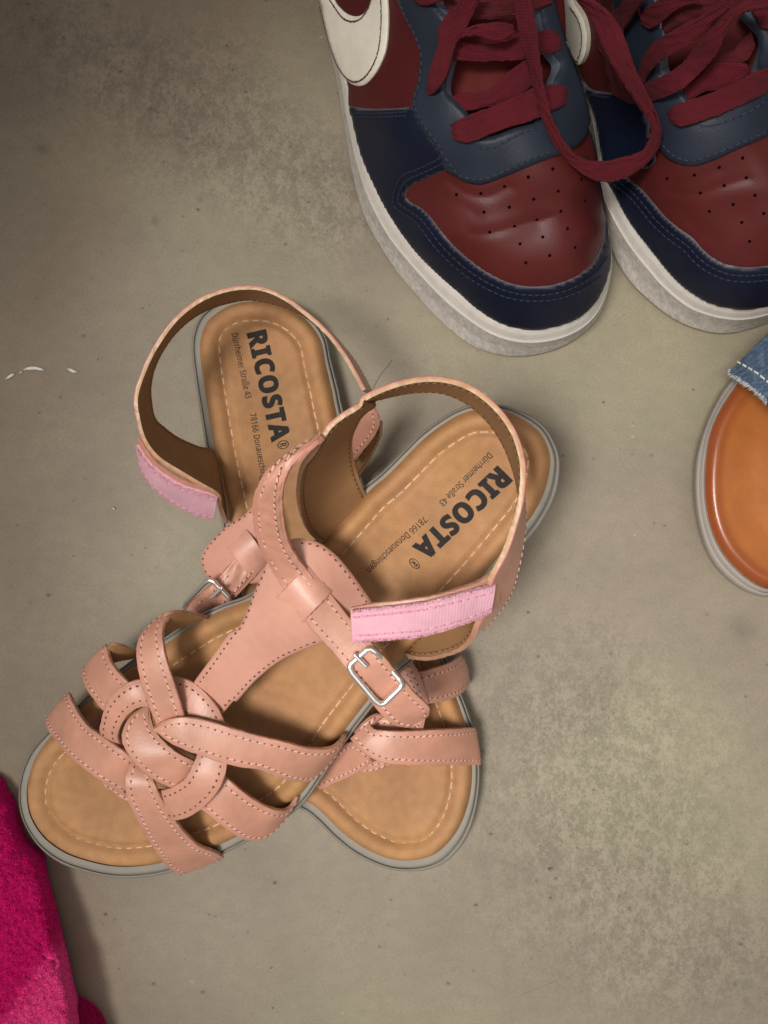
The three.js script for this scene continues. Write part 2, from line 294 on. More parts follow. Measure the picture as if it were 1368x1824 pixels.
// ---------------------------------------------------------------- floor
{
  const N = 2048, span = .62, ctr = P(684, 912, 0), blob = (x, y, cx, cy, rx, ry, a = 0) => { const dx = x - cx, dy = y - cy, c = Math.cos(a), s = Math.sin(a); const u = (dx * c + dy * s) / rx, v = (-dx * s + dy * c) / ry; return Math.exp(-(u * u + v * v)); };
  const d = new Uint8Array(N * N * 4), b = new Uint8Array(N * N * 4), specks = [];
  for (let i = 0; i < 2600; i++) specks.push([rnd() * N, rnd() * N, .6 + 2.2 * rnd() ** 3, .2 + .8 * rnd() ** 2, rnd() < .15]);
  for (let y = 0; y < N; y++) for (let x = 0; x < N; x++) {
    const wx = (x / N - .5) * span, wz = (y / N - .5) * span, X = wx / S + CX, Y = wz / S + CY;
    const l1 = n2(wx * 7, wz * 7), l2 = n2(wx * 19 + 4, wz * 19);
    const rough = Math.min(1, blob(X, Y, 300, 170, 330, 120, .55) + blob(X, Y, 540, 330, 150, 90, .5) + blob(X, Y, 1090, 1480, 260, 230, .3) + blob(X, Y, 1250, 1720, 220, 120) * .6 + blob(X, Y, 1000, 1250, 170, 150) * .6 + Math.max(0, l2 * .35 - .05));
    const jx = wx + .0005 * n2(wx * 500 + 5, wz * 500), jz = wz + .0005 * n2(wx * 500, wz * 500 + 5), m3 = n2(wx * 1300, wz * 1100);
    const f1 = n2(jx * 90, jz * 70 + 7) * .32 + n2(jx * 260 + 3, jz * 190) * .34 + n2(jx * 600, jz * 430 + 2) * .34 + m3 * .25;
    const mott = rough * (smooth(-.45, .5, f1) - .5) + .3 * (1 - rough) * (smooth(.3, .8, f1) * -.5);
    const fine = m3 * .018 + n2(wx * 90, wz * 120) * .018 + (rnd() - .5) * .07 + .022 * n2(wx * 640, wz * 560);
    const ol = smooth(-.4, .7, l1 + .8 * blob(X, Y, 430, 400, 230, 110, .3) + .5 * blob(X, Y, 1180, 680, 180, 160) - .5 * blob(X, Y, 80, 500, 200, 400));
    const darkTone = smooth(740, 240, X * .75 + Y), brown = Math.min(1, darkTone + smooth(320, 0, X)), pits = rough * .11 * smooth(.42, .62, n2(jx * 330 + 8, jz * 300) * .6 + n2(jx * 800, jz * 760 + 4) * .4);  // tone deepens towards the top-left corner, browner along the left edge
    let k = 1 + l1 * .03 + l2 * .035 + mott * .16 + fine - .045 * rough - .18 * darkTone - pits - .15 * smooth(320, 0, X);
    const stain = .10 * blob(X, Y, 1320, 1120, 26, 24) + .1 * blob(X, Y, 75, 265, 16, 10) + .12 * blob(X, Y, 275, 392, 6, 7);
    k -= stain;
    const R = lerp(144, 146, ol) * k, G = lerp(132, 137, ol) * k * (1 - .05 * brown), B = lerp(114, 115, ol) * k * (1 - .08 * brown), i = (y * N + x) * 4;
    d[i] = R; d[i + 1] = G; d[i + 2] = B; d[i + 3] = 255;
    const hb = 128 + 40 * mott + 30 * m3; b[i] = b[i + 1] = b[i + 2] = hb; b[i + 3] = 255;
  }
  for (const [sx, sy, r, a, lite] of specks) for (let y = Math.floor(sy - r * 2); y <= sy + r * 2; y++) for (let x = Math.floor(sx - r * 2); x <= sx + r * 2; x++) {
    if (x < 0 || y < 0 || x >= N || y >= N) continue;
    const q = Math.exp(-((x - sx) ** 2 + ((y - sy) * 1.3) ** 2) / r / r) * a * (lite ? -.35 : .5), i = (y * N + x) * 4;
    for (let c = 0; c < 3; c++) d[i + c] = Math.min(255, d[i + c] * (1 - q));
  }
  for (const [x0, y0, dx, dy] of [[1048, 1215, 4, 90], [930, 1770, 60, -22]]) {    // hairline scratches
    let X = x0, Y = y0; const L = Math.hypot(dx, dy) * 1.6; for (let q = 0; q < L; q++) { X += dx / L + .12 * n2(q / 9, x0); Y += dy / L + .12 * n2(q / 9, y0 + 5); const ix = Math.round(((X - CX) * S / span + .5) * N), iy = Math.round(((Y - CY) * S / span + .5) * N), i = (iy * N + ix) * 4; for (let c = 0; c < 3; c++) d[i + c] *= .94; }
  }
  const mk = (a, srgb) => { const t = new THREE.DataTexture(a, N, N); t.magFilter = THREE.LinearFilter; t.minFilter = THREE.LinearMipmapLinearFilter; t.generateMipmaps = true; t.wrapS = t.wrapT = THREE.MirroredRepeatWrapping; if (srgb) t.colorSpace = THREE.SRGBColorSpace; t.needsUpdate = true; return t; };
  const half = 1.2, g = new THREE.BufferGeometry();
  g.setAttribute('position', new THREE.Float32BufferAttribute([-half, 0, -half, half, 0, -half, half, 0, half, -half, 0, half], 3));
  const u = v => v / span + .5; g.setAttribute('uv', new THREE.Float32BufferAttribute([u(-half), u(-half), u(half), u(-half), u(half), u(half), u(-half), u(half)], 2));
  g.setIndex([0, 2, 1, 0, 3, 2]); g.computeVertexNormals();
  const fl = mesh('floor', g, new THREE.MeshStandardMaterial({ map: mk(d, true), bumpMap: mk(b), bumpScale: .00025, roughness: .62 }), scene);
  fl.userData = { kind: 'structure', label: 'worn grey brown concrete floor under the shoes' };
}

// ---------------------------------------------------------------- sandals
const table = t => u => { for (let i = 1; i < t.length; i++) if (u <= t[i][0]) return lerp(t[i - 1][1], t[i][1], smooth(t[i - 1][0], t[i][0], u)); return t[t.length - 1][1]; };
function sandalBase(root, foot, hF, offs, bottom, texts, Dst) {
  const poly = outline2(foot, 4), n = poly.length;
  // sole: stacked rings, thin grooved sidewall
  const wob = u => offs(u);
  const R = [[-8, -.0036], [0, -.0036], [.18, -.0034], [.36, -.0037], [.46, -.0046], [.5, -.0062], [.56, -.0064], [.64, -.0054], [.84, -.0056], [.97, -.0066], [1.0, -.0080], [.95, -.0090], [.92, -.0096], [.99, -.0104], [1.0, -.0125], [.95, -.0150], [.85, bottom + .0012], [.6, bottom]];
  const rings = R.map(([k, dh]) => offsetLoop(poly, u => k < 0 ? k : wob(u) * k).map(p => [p[0], p[1], Math.max(.0006, hF(p[0], p[1]) + dh)]));
  loft('sole', root, rings.slice().reverse(), M.sole, k => K.rubber, false, true);
  // footbed with a padded rim, a stitched groove and a print
  let lo = V3(9, 0, 9), hi = V3(-9, 0, -9); for (const p of poly) { const w = P(p[0], p[1], hF(p[0], p[1])); lo.min(w); hi.max(w); }
  lo.addScalar(-.004); hi.addScalar(.004);
  const wm = hi.x - lo.x, hm = hi.z - lo.z, sc = 1990 / Math.max(wm, hm), cw = Math.round(wm * sc), ch = Math.round(hm * sc);
  const cv = document.createElement('canvas'); cv.width = cw; cv.height = ch; const cx = cv.getContext('2d');
  cx.fillStyle = 'rgb(172,127,86)'; cx.fillRect(0, 0, cw, ch);
  const toC = (x, y) => { const w = P(x, y, hF(x, y)); return [(w.x - lo.x) * sc, (w.z - lo.z) * sc]; };
  for (const [s, ax, ay, bx, by, size, font] of texts) {
    const a = toC(ax, ay), b2 = toC(bx, by); cx.save(); cx.translate(...a); cx.rotate(Math.atan2(b2[1] - a[1], b2[0] - a[0]));
    const want = Math.hypot(b2[0] - a[0], b2[1] - a[1]), hs = size * S * sc * (D - hF(ax, ay)) / D / 72;
    cx.font = font + ' 100px sans-serif'; cx.fillStyle = cx.strokeStyle = 'rgba(20,15,12,.95)'; cx.textBaseline = 'middle'; cx.lineWidth = font === 'bold' ? 7 : 1.5;
    const big = font === 'bold', sq = big ? hs * .98 : want / cx.measureText(s).width, ws = [...s].map(c => cx.measureText(c).width * sq), gap = s.length > 1 ? (want - ws.reduce((p, c) => p + c, 0)) / (s.length - 1) : 0;
    let at = 0; [...s].forEach((c, i) => { cx.save(); cx.translate(at, 0); cx.scale(sq, hs); cx.fillText(c, 0, 0); cx.strokeText(c, 0, 0); cx.restore(); at += ws[i] + gap; });
    cx.restore();
  }
  const im = cx.getImageData(0, 0, cw, ch), dd = im.data;
  for (let y = 0; y < ch; y++) for (let x = 0; x < cw; x++) {
    const i = (y * cw + x) * 4, X = x / sc, Y = y / sc, ink = dd[i] < 100;
    const k = 1 + .05 * n2(X * 35, Y * 35) + .035 * n2(X * 160, Y * 160) + .05 * n2(X * 1500, Y * 1500) + .05 * n2(X * 2600, Y * 2600) + (rnd() - .5) * .08 + (ink ? 1.1 * Math.max(0, n2(X * 900, Y * 900) * .7 + n2(X * 250, Y * 250) * .5 - .15) : 0);
    dd[i] *= k; dd[i + 1] *= k * (1 - .012 * n2(X * 20 + 8, Y * 20)); dd[i + 2] *= k * (1 - .03 * n2(X * 22 + 8, Y * 22));
  }
  cx.putImageData(im, 0, 0);
  const map = new THREE.CanvasTexture(cv); map.colorSpace = THREE.SRGBColorSpace; map.magFilter = THREE.LinearFilter;
  const bedMat = phys({ map, roughness: .66, specularIntensity: .6, sheen: .08, sheenRoughness: .5, sheenColor: C(1, .85, .65) });
  const prof = d => {
    const edge = -.0042 * Math.pow(1 - Math.min(1, d / 15), 2), groove = -.0017 * Math.exp(-(((d - Dst) / 6.5) ** 2)), dish = -.0022 * smooth(Dst - 8, Dst + 70, d), puff = .0008 * Math.exp(-(((d - Dst * .5) / 11) ** 2));
    return edge + groove + dish + puff;
  };
  const bed = sheet('footbed', root, foot, hF, { mat: bedMat, col: (x, y) => { const d = distTo(x, y, poly), k = 1.05 - .12 * smooth(Dst - 6, Dst + 50, d) * (.8 + .4 * n2(x / 90, y / 90)) - .1 * Math.exp(-(((d - Dst) / 9) ** 2)); return C(k, k * .99, k * .97); }, edge: C(.75, .7, .62), var_: .03, prof, skirt: .005, cell: 5, uvf: p => [(p.x - lo.x) / wm, 1 - (p.z - lo.z) / hm] });
  const loop = offsetLoop(poly, () => -Dst), sm = new Seam(), lp = outline2(loop.filter((p, i) => i % 4 === 0), 3);
  const w = [], ns = []; for (const p of [...lp, lp[0]]) { const n0 = normalAt(hF, p[0], p[1]); w.push(P(p[0], p[1], hF(p[0], p[1]) + prof(distTo(p[0], p[1], poly)) + .0002)); ns.push(n0); }
  sm.run(w, ns, bedSeam); sm.build(bed, M.thread);
  return prof;
}
function fuzzTape(parent, a, b, o) {                                  // hook tape: woven pink strip with bristling hooks
  const t = strap('hook_tape', parent, a, b, { t: .0012, col: K.hook, edge: C(.74, .42, .48), mat: M.hook, lining: false, stitch: .0022, crown: .0002, sopt: { step: .0026, dash: .0016, thread: C(.70, .33, .42), hole: C(.52, .19, .28), jit: .6, holeLen: .0006, holeWid: .0006 }, fuzz: .00025, ...o });
  const ca = curve(a), cb = curve(b), pos = [], idx = [], col = [];
  for (let i = 0; i < 5200; i++) {
    const u = rnd(), v = i % 4 ? rnd() : (rnd() < .5 ? rnd() * .06 : 1 - rnd() * .06), p = ca.getPoint(u), q = cb.getPoint(u), w = P(lerp(p.x, q.x, v), lerp(p.y, q.y, v), lerp(p.z, q.z, v) / 4000);
    const up = (o.up ?? V3(0, 1, 0)), base = w.clone().addScaledVector(up, .0004), tip = base.clone().addScaledVector(up, (i % 4 ? .0003 : .0008) + .0003 * rnd()).add(V3((rnd() - .5) * .0009, (rnd() - .5) * .0004, (rnd() - .5) * .0009));
    const dx = V3((rnd() - .5) * .0003, 0, (rnd() - .5) * .0003), k = pos.length / 3, s = .8 + .35 * rnd();
    for (const r of [base.clone().add(dx), base.clone().sub(dx), tip]) pos.push(r.x, r.y, r.z);
    for (let j = 0; j < 3; j++) col.push(K.hook.r * s, K.hook.g * s, K.hook.b * s); idx.push(k, k + 1, k + 2);
  }
  const h = mesh('bristle', geo(pos, idx, col), M.hookFibre, t); h.userData.kind = 'stuff'; return t;
}
M.hookFibre = phys({ roughness: .9, side: THREE.DoubleSide });
function ring(parent, pts, r, prongA, prongB, rp = r * .8) {
  const c = new THREE.CatmullRomCurve3(pts.map(p => P(...p)), true, 'catmullrom', .12);
  const b = mesh('buckle', new THREE.TubeGeometry(c, 120, r, 10, true), M.metal, parent);
  const pa = P(...prongA), pb = P(...prongB), g = new THREE.CapsuleGeometry(rp, pa.distanceTo(pb), 6, 12); g.scale(1, 1, .8);
  const pr = mesh('prong', g, M.metal, b); pr.position.copy(pa).lerp(pb, .5); pr.quaternion.setFromUnitVectors(V3(0, 1, 0), pb.clone().sub(pa).normalize());
  return b;
}
const roundRect = (c, k = .16) => { const r = []; for (let i = 0; i < 4; i++) { const a = c[i], p = c[(i + 3) % 4], q = c[(i + 1) % 4]; const at = (s, t) => [0, 1, 2].map(j => lerp(s[j], t[j], 1)); const L = (s, t, f) => s.map((v, j) => lerp(v, t[j], f)); r.push(L(a, p, .45), L(a, p, k), L(a, p, k * .28).map((v, j) => v + (q[j] - a[j]) * k * .28), L(a, q, k), L(a, q, .45)); } return r; };

// ---- the sandal lying flat on the floor, underneath
{
  const hF = () => .0175;
  const root = thing('sandal', 'pink leather sandal lying flat on the floor, underneath its mate', 'sandal', 560, 1040, 'pair of pink leather sandals');
  const foot = [...z1([400, 330], [430, 240], [490, 185], [560, 150], [640, 137], [720, 139], [800, 158], [880, 203], [940, 262], [980, 330], [1000, 430], [1030, 560], [1050, 660]),
    ...px([625, 830], [660, 930], [715, 1040], [768, 1140]), ...z4([1100, 380], [1150, 520], [1180, 640], [1193, 760], [1190, 880], [1170, 990], [1130, 1100], [1080, 1180], [1000, 1260], [920, 1295], [830, 1308], [740, 1300], [640, 1265], [540, 1210], [440, 1130], [360, 1050], [290, 990], [240, 960]),
    ...px([490, 1350], [455, 1240], [436, 1130], [418, 1010], [405, 928]), ...z1([500, 1000], [470, 850], [445, 700], [420, 550], [402, 420])];
  sandalBase(root, foot, hF, table([[0, 10], [.08, 8], [.2, 13], [.4, 10], [.47, 11], [.52, 16], [.56, 11], [.62, 11], [.8, 10], [.9, 11], [1, 10]]), -.017, [
    ['RICOSTA', 455, 587, 499, 782, 33, 'bold'], ['®', 501, 783, 505, 800, 20, ''],
    ['Dürrheimer Straße 43', 417, 592, 442, 709, 11, ''], ['78166 Donaueschingen', 449, 735, 473, 868, 11, '']], 39);
  // heel strap with its wide quarter on the outer side
  const hs = z1([535, 1190, .019], [505, 1110, .036], [488, 1052, .050], [400, 1000, .056], [300, 940, .060], [210, 880, .063], [150, 800, .066], [120, 700, .068], [110, 600, .069], [150, 470, .070], [210, 350, .071], [300, 230, .072], [400, 150, .072], [500, 105, .072], [600, 85, .072], [700, 90, .072], [800, 130, .072], [900, 200, .071], [1000, 290, .070], [1080, 390, .068], [1140, 490, .066], [1180, 565, .064]);
  const hb = z1([533, 1170, .017], [505, 1000, .017], [468, 858, .018], [400, 835, .026], [300, 790, .036], [240, 745, .044], [195, 700, .049], [177, 620, .052], [175, 540, .053], [200, 440, .053], [270, 320, .053], [350, 240, .053], [440, 185, .053], [540, 152, .053], [640, 137, .053], [740, 152, .053], [825, 178, .053], [915, 222, .052], [1015, 300, .050], [1085, 375, .048], [1145, 455, .047], [1212, 580, .046]);
  strap('heel_strap', root, hs, hb, { flip: true, faceAt: .15, t: .0015, edge2: K.tan, liningSeam: [1], sides: [1], stitch: .0017, step: 5, edge: K.raw });
  const fu = z1([118, 822, .060], [165, 890, .058], [240, 962, .056], [330, 1010, .053], [430, 1042, .050], [494, 1062, .048]), fd = z1([135, 905, .046], [158, 968, .044], [222, 1042, .040], [300, 1100, .037], [390, 1146, .034], [476, 1168, .032]);
  strap('closure_strap', root, z1([128, 786, .0625], [176, 866, .060], [250, 936, .057], [340, 986, .0545], [435, 1020, .051], [497, 1044, .049]), fd.map(p => [p[0], p[1], p[2] - .0012]), { faceAt: .5, stitch: 0, t: .0014 });
  fuzzTape(root, fu, fd, { faceAt: .5, up: V3(-.55, .7, .4).normalize() });
  // quarter on the other side, folded open
  strap('quarter', root, Qv([615, 585, .052], [700, 715, .050], [735, 855, .047], [655, 1040, .042], [525, 1210, .037], [390, 1395, .031]), Qv([540, 520, .055], [470, 690, .052], [395, 840, .047], [325, 1000, .041], [305, 1150, .036], [335, 1340, .031]), { sides: [0], liningSeam: false });
  strap('quarter', root, Qv([748, 830, .040], [750, 1000, .036], [705, 1150, .031], [640, 1290, .026], [560, 1440, .020], [430, 1590, .014]), Qv([700, 880, .036], [630, 1040, .031], [530, 1180, .027], [440, 1290, .023], [370, 1390, .020], [360, 1530, .016]), { flip: true, stitch: .0012, liningSeam: true });
  // T-strap lobe, its loop and the buckle strap
  const hV = tps([...Tv([820, 0, .029], [560, 190, .027], [360, 390, .024], [315, 520, .022], [420, 690, .022], [650, 420, .031], [780, 720, .026], [1000, 560, .026], [950, 100, .028], [800, 300, .031])]);
  const lobe = Tv([820, 0], [700, 100], [560, 190], [450, 290], [360, 390], [315, 480], [322, 570], [362, 655], [420, 692], [520, 700], [650, 716], [780, 730], [900, 700], [1000, 560], [980, 200], [900, 0]);
  const t = sheet('t_strap', root, lobe, hV, { t: .0012, off: 0, cell: 5, col: K.light }), s1 = new Seam();
  seamOn(s1, Tv([820, 30], [720, 112], [580, 205], [475, 300], [390, 400], [345, 485], [350, 565], [385, 635], [430, 665]), hV, .00125, vSeam); s1.build(t, M.thread);
  const addA = (l, k) => l.map((p, i) => [p[0], p[1], hV(p[0], p[1]) + k[i]]);
  strap('strap_loop', root, addA(Tv([500, 350], [575, 425], [680, 560], [785, 695], [800, 740]), [-.001, .0018, .0025, .0014, -.002]), addA(Tv([700, 180], [760, 260], [850, 380], [930, 500], [960, 560]), [-.001, .0019, .0028, .0016, -.002]), { stitch: 0, lining: false, crown: .0002, t: .0008, col: K.light });
  strap('buckle_strap', root, Tv([680, 430, .0300], [600, 525, .0300], [470, 680, .0295], [380, 765, .030], [280, 850, .027], [200, 910, .024], [128, 962, .020]), Tv([850, 620, .0280], [780, 700, .0280], [625, 860, .0268], [545, 930, .0255], [440, 1000, .023], [350, 1060, .020], [300, 1110, .016]), { crown: .0008, wrinkle: .0005 });
  ring(root, roundRect(Tv([390, 682, .035], [592, 892, .031], [350, 1105, .021], [130, 945, .024])), .00095, ...Tv([498, 775, .036], [405, 862, .0335]));
  // forefoot straps
  strap('strap', root, Kv([480, 300, .030], [620, 300, .034], [700, 292, .035], [800, 262, .034], [900, 232, .030], [980, 195, .025], [1040, 150, .018]), Kv([620, 640, .031], [700, 610, .034], [760, 592, .034], [850, 580, .032], [950, 550, .028], [1040, 510, .022], [1112, 440, .014]), { tuck: [1], crown: .001 });
  strap('ring_strap', root, Kv([560, 130, .033], [610, 220, .036], [680, 345, .0375], [728, 480, .0375], [750, 600, .036], [725, 720, .034], [700, 860, .031]), Kv([430, 200, .034], [480, 300, .036], [550, 420, .037], [595, 520, .037], [615, 620, .035], [600, 720, .033], [560, 860, .030]), {});
  strap('strap', root, Kv([60, 850, .031], [150, 760, .032], [250, 690, .031], [345, 690, .029], [430, 690, .027]), Kv([100, 950, .031], [190, 840, .032], [270, 765, .031], [350, 712, .029], [440, 740, .027]), { stitch: .0014 });
  strap('ring_strap', root, Kv([230, 730, .027], [330, 720, .028], [450, 730, .029], [560, 760, .029]), Kv([240, 850, .026], [350, 860, .028], [450, 870, .028], [560, 880, .028]), { sides: [0] });
  strap('strap', root, Kv([-350, 1290, .014], [-150, 1100, .020], [0, 960, .026], [90, 960, .029], [210, 1090, .031]), Kv([-352, 1432, .014], [-150, 1352, .018], [0, 1286, .022], [120, 1222, .026], [240, 1128, .029]), {});
  strap('strap', root, Kv([130, 1140, .022], [220, 1130, .024], [320, 1120, .025], [440, 1130, .025]), Kv([140, 1248, .021], [270, 1222, .023], [350, 1190, .024], [430, 1155, .025]), { stitch: .0012 });
  strap('strap', root, Kv([205, 785, .033], [245, 832, .0345], [330, 845, .0355], [450, 852, .036], [600, 850, .0355], [800, 838, .033], [1000, 828, .026], [1165, 820, .016]), Kv([25, 925, .032], [105, 1020, .034], [215, 1100, .035], [340, 1150, .0355], [520, 1166, .035], [720, 1170, .032], [950, 1170, .025], [1218, 1170, .012]), { tuck: [1], crown: .0003 });
  settle(root);
}
// ---- the sandal thrown across it
{
  const tt = (x, y) => ((x - 90) * .775 - (y - 1500) * .632) / 1123, hF = (x, y) => .0205 + .047 * tt(x, y);
  const root = thing('sandal', 'pink leather sandal resting across the top of its mate, toe against the magenta cloth', 'sandal', 500, 1180, 'pair of pink leather sandals');
  const foot = [...z3([165, 640], [100, 720], [62, 810], [50, 900], [62, 990], [95, 1060], [150, 1125], [240, 1185], [340, 1220], [450, 1243], [560, 1245], [680, 1228], [800, 1192], [940, 1145]), ...px([460, 1475]), ...z3([1290, 930]), ...px([570, 1372]),
    ...z4([470, 590], [600, 420], [770, 210], [840, 150]), ...px([790, 1105], [855, 1035]), ...z2([1160, 700], [1200, 650], [1250, 560], [1275, 470], [1280, 400], [1262, 340], [1230, 290], [1160, 240], [1080, 208], [960, 205], [900, 225], [840, 260], [760, 320], [680, 400], [600, 480], [540, 530], [350, 740]), ...px([505, 1020]), ...z3([1075, 20], [960, 62], [870, 105]), ...px([310, 1135], [240, 1182], [175, 1232])];
  sandalBase(root, foot, hF, table([[0, 5], [.06, 7], [.1, 12], [.17, 13], [.22, 11], [.38, 11], [.46, 13], [.5, 19], [.54, 19], [.58, 13], [.62, 9], [.68, 9], [.75, 11], [.9, 9], [1, 5]]), -.0172, [
    ['RICOSTA', 903, 840, 748, 986, 36, 'bold'], ['®', 744, 999, 733, 1010, 22, ''],
    ['Dürrheimer Straße 43', 876, 808, 786, 899, 12, ''], ['78166 Donaueschingen', 759, 923, 655, 1019, 12, '']], 41);
  // ring and woven straps on the toe
  strap('strap', root, Wv([120, 1020, .041], [200, 1060, .043], [270, 1110, .044], [360, 1160, .044]), Wv([170, 1100, .040], [210, 1120, .041], [260, 1170, .042], [330, 1205, .043]), { stitch: .0012, sides: [0] });
  strap('strap', root, Lv([640, 300, .043], [655, 370, .045], [690, 450, .048], [750, 530, .050], [830, 612, .051], [920, 680, .050]), Lv([430, 520, .033], [440, 600, .038], [480, 685, .042], [540, 765, .045], [612, 855, .047], [700, 920, .047]), { tuck: [0] });
  strap('strap', root, Lv([640, 300, .0432], [690, 275, .045], [780, 288, .043], [850, 320, .038], [895, 335, .033]), Lv([672, 440, .040], [700, 430, .038], [770, 410, .036], [840, 400, .033], [890, 385, .030]), { flip: true, faceAt: .5, stitch: 0 });
  strap('strap', root, Wv([970, 900, .047], [1100, 945, .049], [1190, 1000, .0505], [1320, 1111, .0505], [1495, 1226, .047], [1650, 1285, .043], [1747, 1255, .038], [1803, 1163, .036]), Wv([800, 1200, .045], [899, 1250, .047], [1000, 1290, .0485], [1090, 1362, .0485], [1245, 1480, .045], [1378, 1539, .040], [1515, 1522, .036], [1690, 1362, .034]), { tuck: [1] });
  strap('strap', root, Lv([320, 718, .033], [335, 760, .036], [400, 885, .041], [490, 1000, .046], [580, 1062, .049], [690, 1142, .051], [800, 1217, .052], [935, 1315, .0485]), Lv([116, 955, .024], [135, 1025, .029], [200, 1112, .035], [275, 1205, .040], [365, 1295, .0435], [460, 1370, .046], [560, 1445, .048], [765, 1575, .0465]), { tuck: [0] });
  const ro = Wv([180, 730], [95, 600], [112, 480], [155, 350], [245, 240], [350, 170], [470, 140], [600, 128], [720, 125], [830, 142], [940, 200], [1045, 300], [1125, 410], [1175, 540], [1205, 720], [1195, 890], [1165, 1020], [1090, 1150], [970, 1270], [870, 1335], [770, 1365], [680, 1350]);
  const ri = Wv([330, 810], [275, 715], [250, 640], [290, 520], [360, 430], [440, 385], [530, 380], [620, 385], [700, 400], [780, 430], [840, 480], [890, 550], [930, 630], [945, 700], [940, 780], [915, 860], [880, 930], [830, 1010], [760, 1060], [700, 1090], [630, 1110], [570, 1110]);
  const rh = [.047, .049, .051, .053, .0545, .055, .0545, .0535, .0535, .0545, .0555, .056, .056, .0555, .0550, .0552, .0555, .055, .0535, .052, .050, .047];
  strap('ring_strap', root, withH(ro, rh), withH(ri, rh), { sopt: vSeam, crown: .0006 });
  strap('strap', root, Wv([520, 360, .050], [400, 430, .052], [300, 560, .0535], [285, 680, .0545], [335, 790, .0555], [400, 872, .0555], [480, 950, .0545], [580, 1022, .0535], [690, 1075, .052], [790, 1110, .0505]), Wv([560, 360, .050], [530, 440, .052], [560, 565, .054], [610, 645, .055], [680, 715, .0555], [760, 778, .0555], [840, 822, .0545], [900, 850, .0535], [960, 880, .0515], [1010, 930, .050]), { crown: .0006 });
  strap('strap', root, Lv([1110, 45, .052], [990, 140, .055], [915, 255, .059], [900, 370, .061], [915, 500, .0615], [942, 620, .061], [980, 740, .060], [1020, 850, .059], [1070, 965, .057], [1100, 1040, .055]), Lv([1190, 20, .056], [1145, 90, .059], [1125, 200, .062], [1140, 330, .0635], [1170, 450, .0632], [1210, 570, .0625], [1250, 700, .061], [1290, 820, .060], [1318, 920, .0575], [1335, 990, .055]), { crown: .0003 });
  strap('strap', root, z3([660, 115, .056], [705, 82, .058], [760, 72, .055], [830, 82, .047], [885, 100, .040]), z3([690, 170, .058], [705, 160, .052], [740, 148, .048], [800, 128, .043], [862, 108, .0385]), { flip: true, faceAt: .5, stitch: 0 });
  strap('strap', root, px([274, 1296, .0575], [292.4, 1284.2, .0595], [320, 1277, .0605], [363, 1281.9, .060], [414.8, 1296.9, .0595], [460, 1309.8, .0585], [501.8, 1319.4, .0575], [550, 1332, .055], [588.7, 1332, .051], [606, 1320, .047], [614, 1308, .043]), px([279, 1300, .0575], [296.3, 1316.6, .0592], [324, 1332.4, .060], [355.5, 1344, .0595], [391, 1356, .059], [432, 1366, .058], [460, 1369, .0565], [498, 1383, .053], [530, 1391, .048], [556, 1387, .043], [592, 1350, .038]), { tuck: [1], crown: .0003 });
  strap('strap', root, px([248, 1340, .048], [229, 1366, .0515], [223.4, 1394.9, .053], [227.5, 1421.5, .052], [239.8, 1448, .049], [252, 1472, .0455], [262, 1490, .042], [280.5, 1518, .036], [296, 1539.6, .030], [318, 1554, .024]), px([262, 1366, .0485], [270, 1380, .0515], [277, 1397, .0525], [285, 1415, .0515], [297, 1438, .0495], [315, 1463, .0465], [330, 1482, .043], [356, 1506, .037], [384, 1517, .031], [396, 1524, .025]), { tuck: [1] });
  // T-strap, its loop, ankle strap and buckle
  const hV = tps([[345, 1225, .0535], [400, 1258, .053], [380, 1290, .0505], [330, 1250, .0515], [425, 1150, .065], [485, 1180, .064], [450, 1060, .070], [500, 980, .076], [540, 960, .076], [560, 1070, .079], [620, 1030, .073], [655, 1075, .070], [600, 1130, .071], [510, 1095, .0765], [372, 1195, .0585], [445, 1215, .059]]);
  const vOut = [...z3([780, 470], [830, 385], [900, 290], [990, 170]), ...Tv([640, 1165], [720, 1050], [790, 870], [850, 720], [905, 590], [960, 480], [1040, 390], [1110, 340]), ...z2([240, 728], [330, 742], [400, 790], [470, 870], [520, 940], [550, 988], [540, 1015], [490, 1060], [430, 1100], [390, 1125], [350, 1145], [280, 1172], [180, 1222], [80, 1302], [0, 1388]), ...z3([1010, 472], [955, 532], [900, 580])];
  const t = sheet('t_strap', root, vOut, hV, { t: .0013, cell: 5, col: K.light }), s1 = new Seam(), so = vSeam;
  seamOn(s1, [...z3([830, 420], [915, 308], [1010, 178]), ...Tv([660, 1180], [745, 1050], [812, 880], [872, 735], [925, 610])], hV, .00135, so);
  seamOn(s1, [...z2([240, 745], [328, 760], [388, 805], [455, 885], [505, 955], [530, 990])], hV, .00135, so);
  seamOn(s1, [...z2([345, 1128], [275, 1155], [172, 1205], [72, 1285], [0, 1362]), ...z3([1000, 458], [950, 510])], hV, .00135, so); s1.build(t, M.thread);
  const backing = outline2(vOut, 4);
  sheet('lining', t, offsetLoop(backing, () => -1.5), (x, y) => hV(x, y) - .0006, { t: .0002, mat: M.lining, col: K.lining, edge: K.lining, cell: 9, sharp: true, skirt: .0004 });
  const add = (l, k) => l.map((p, i) => [p[0], p[1], hV(p[0], p[1]) + k[i]]);
  strap('strap_loop', root, add(px([482, 1075], [500, 1057], [520, 1036], [540, 1017], [557, 1000]), [-.0006, .0022, .0029, .0024, -.0006]), add(px([527, 1119], [545, 1102], [564, 1082], [583, 1062], [601, 1043]), [-.0006, .0022, .0029, .0024, -.0006]), { stitch: 0, lining: false, crown: .0002, t: .0008, col: K.light });
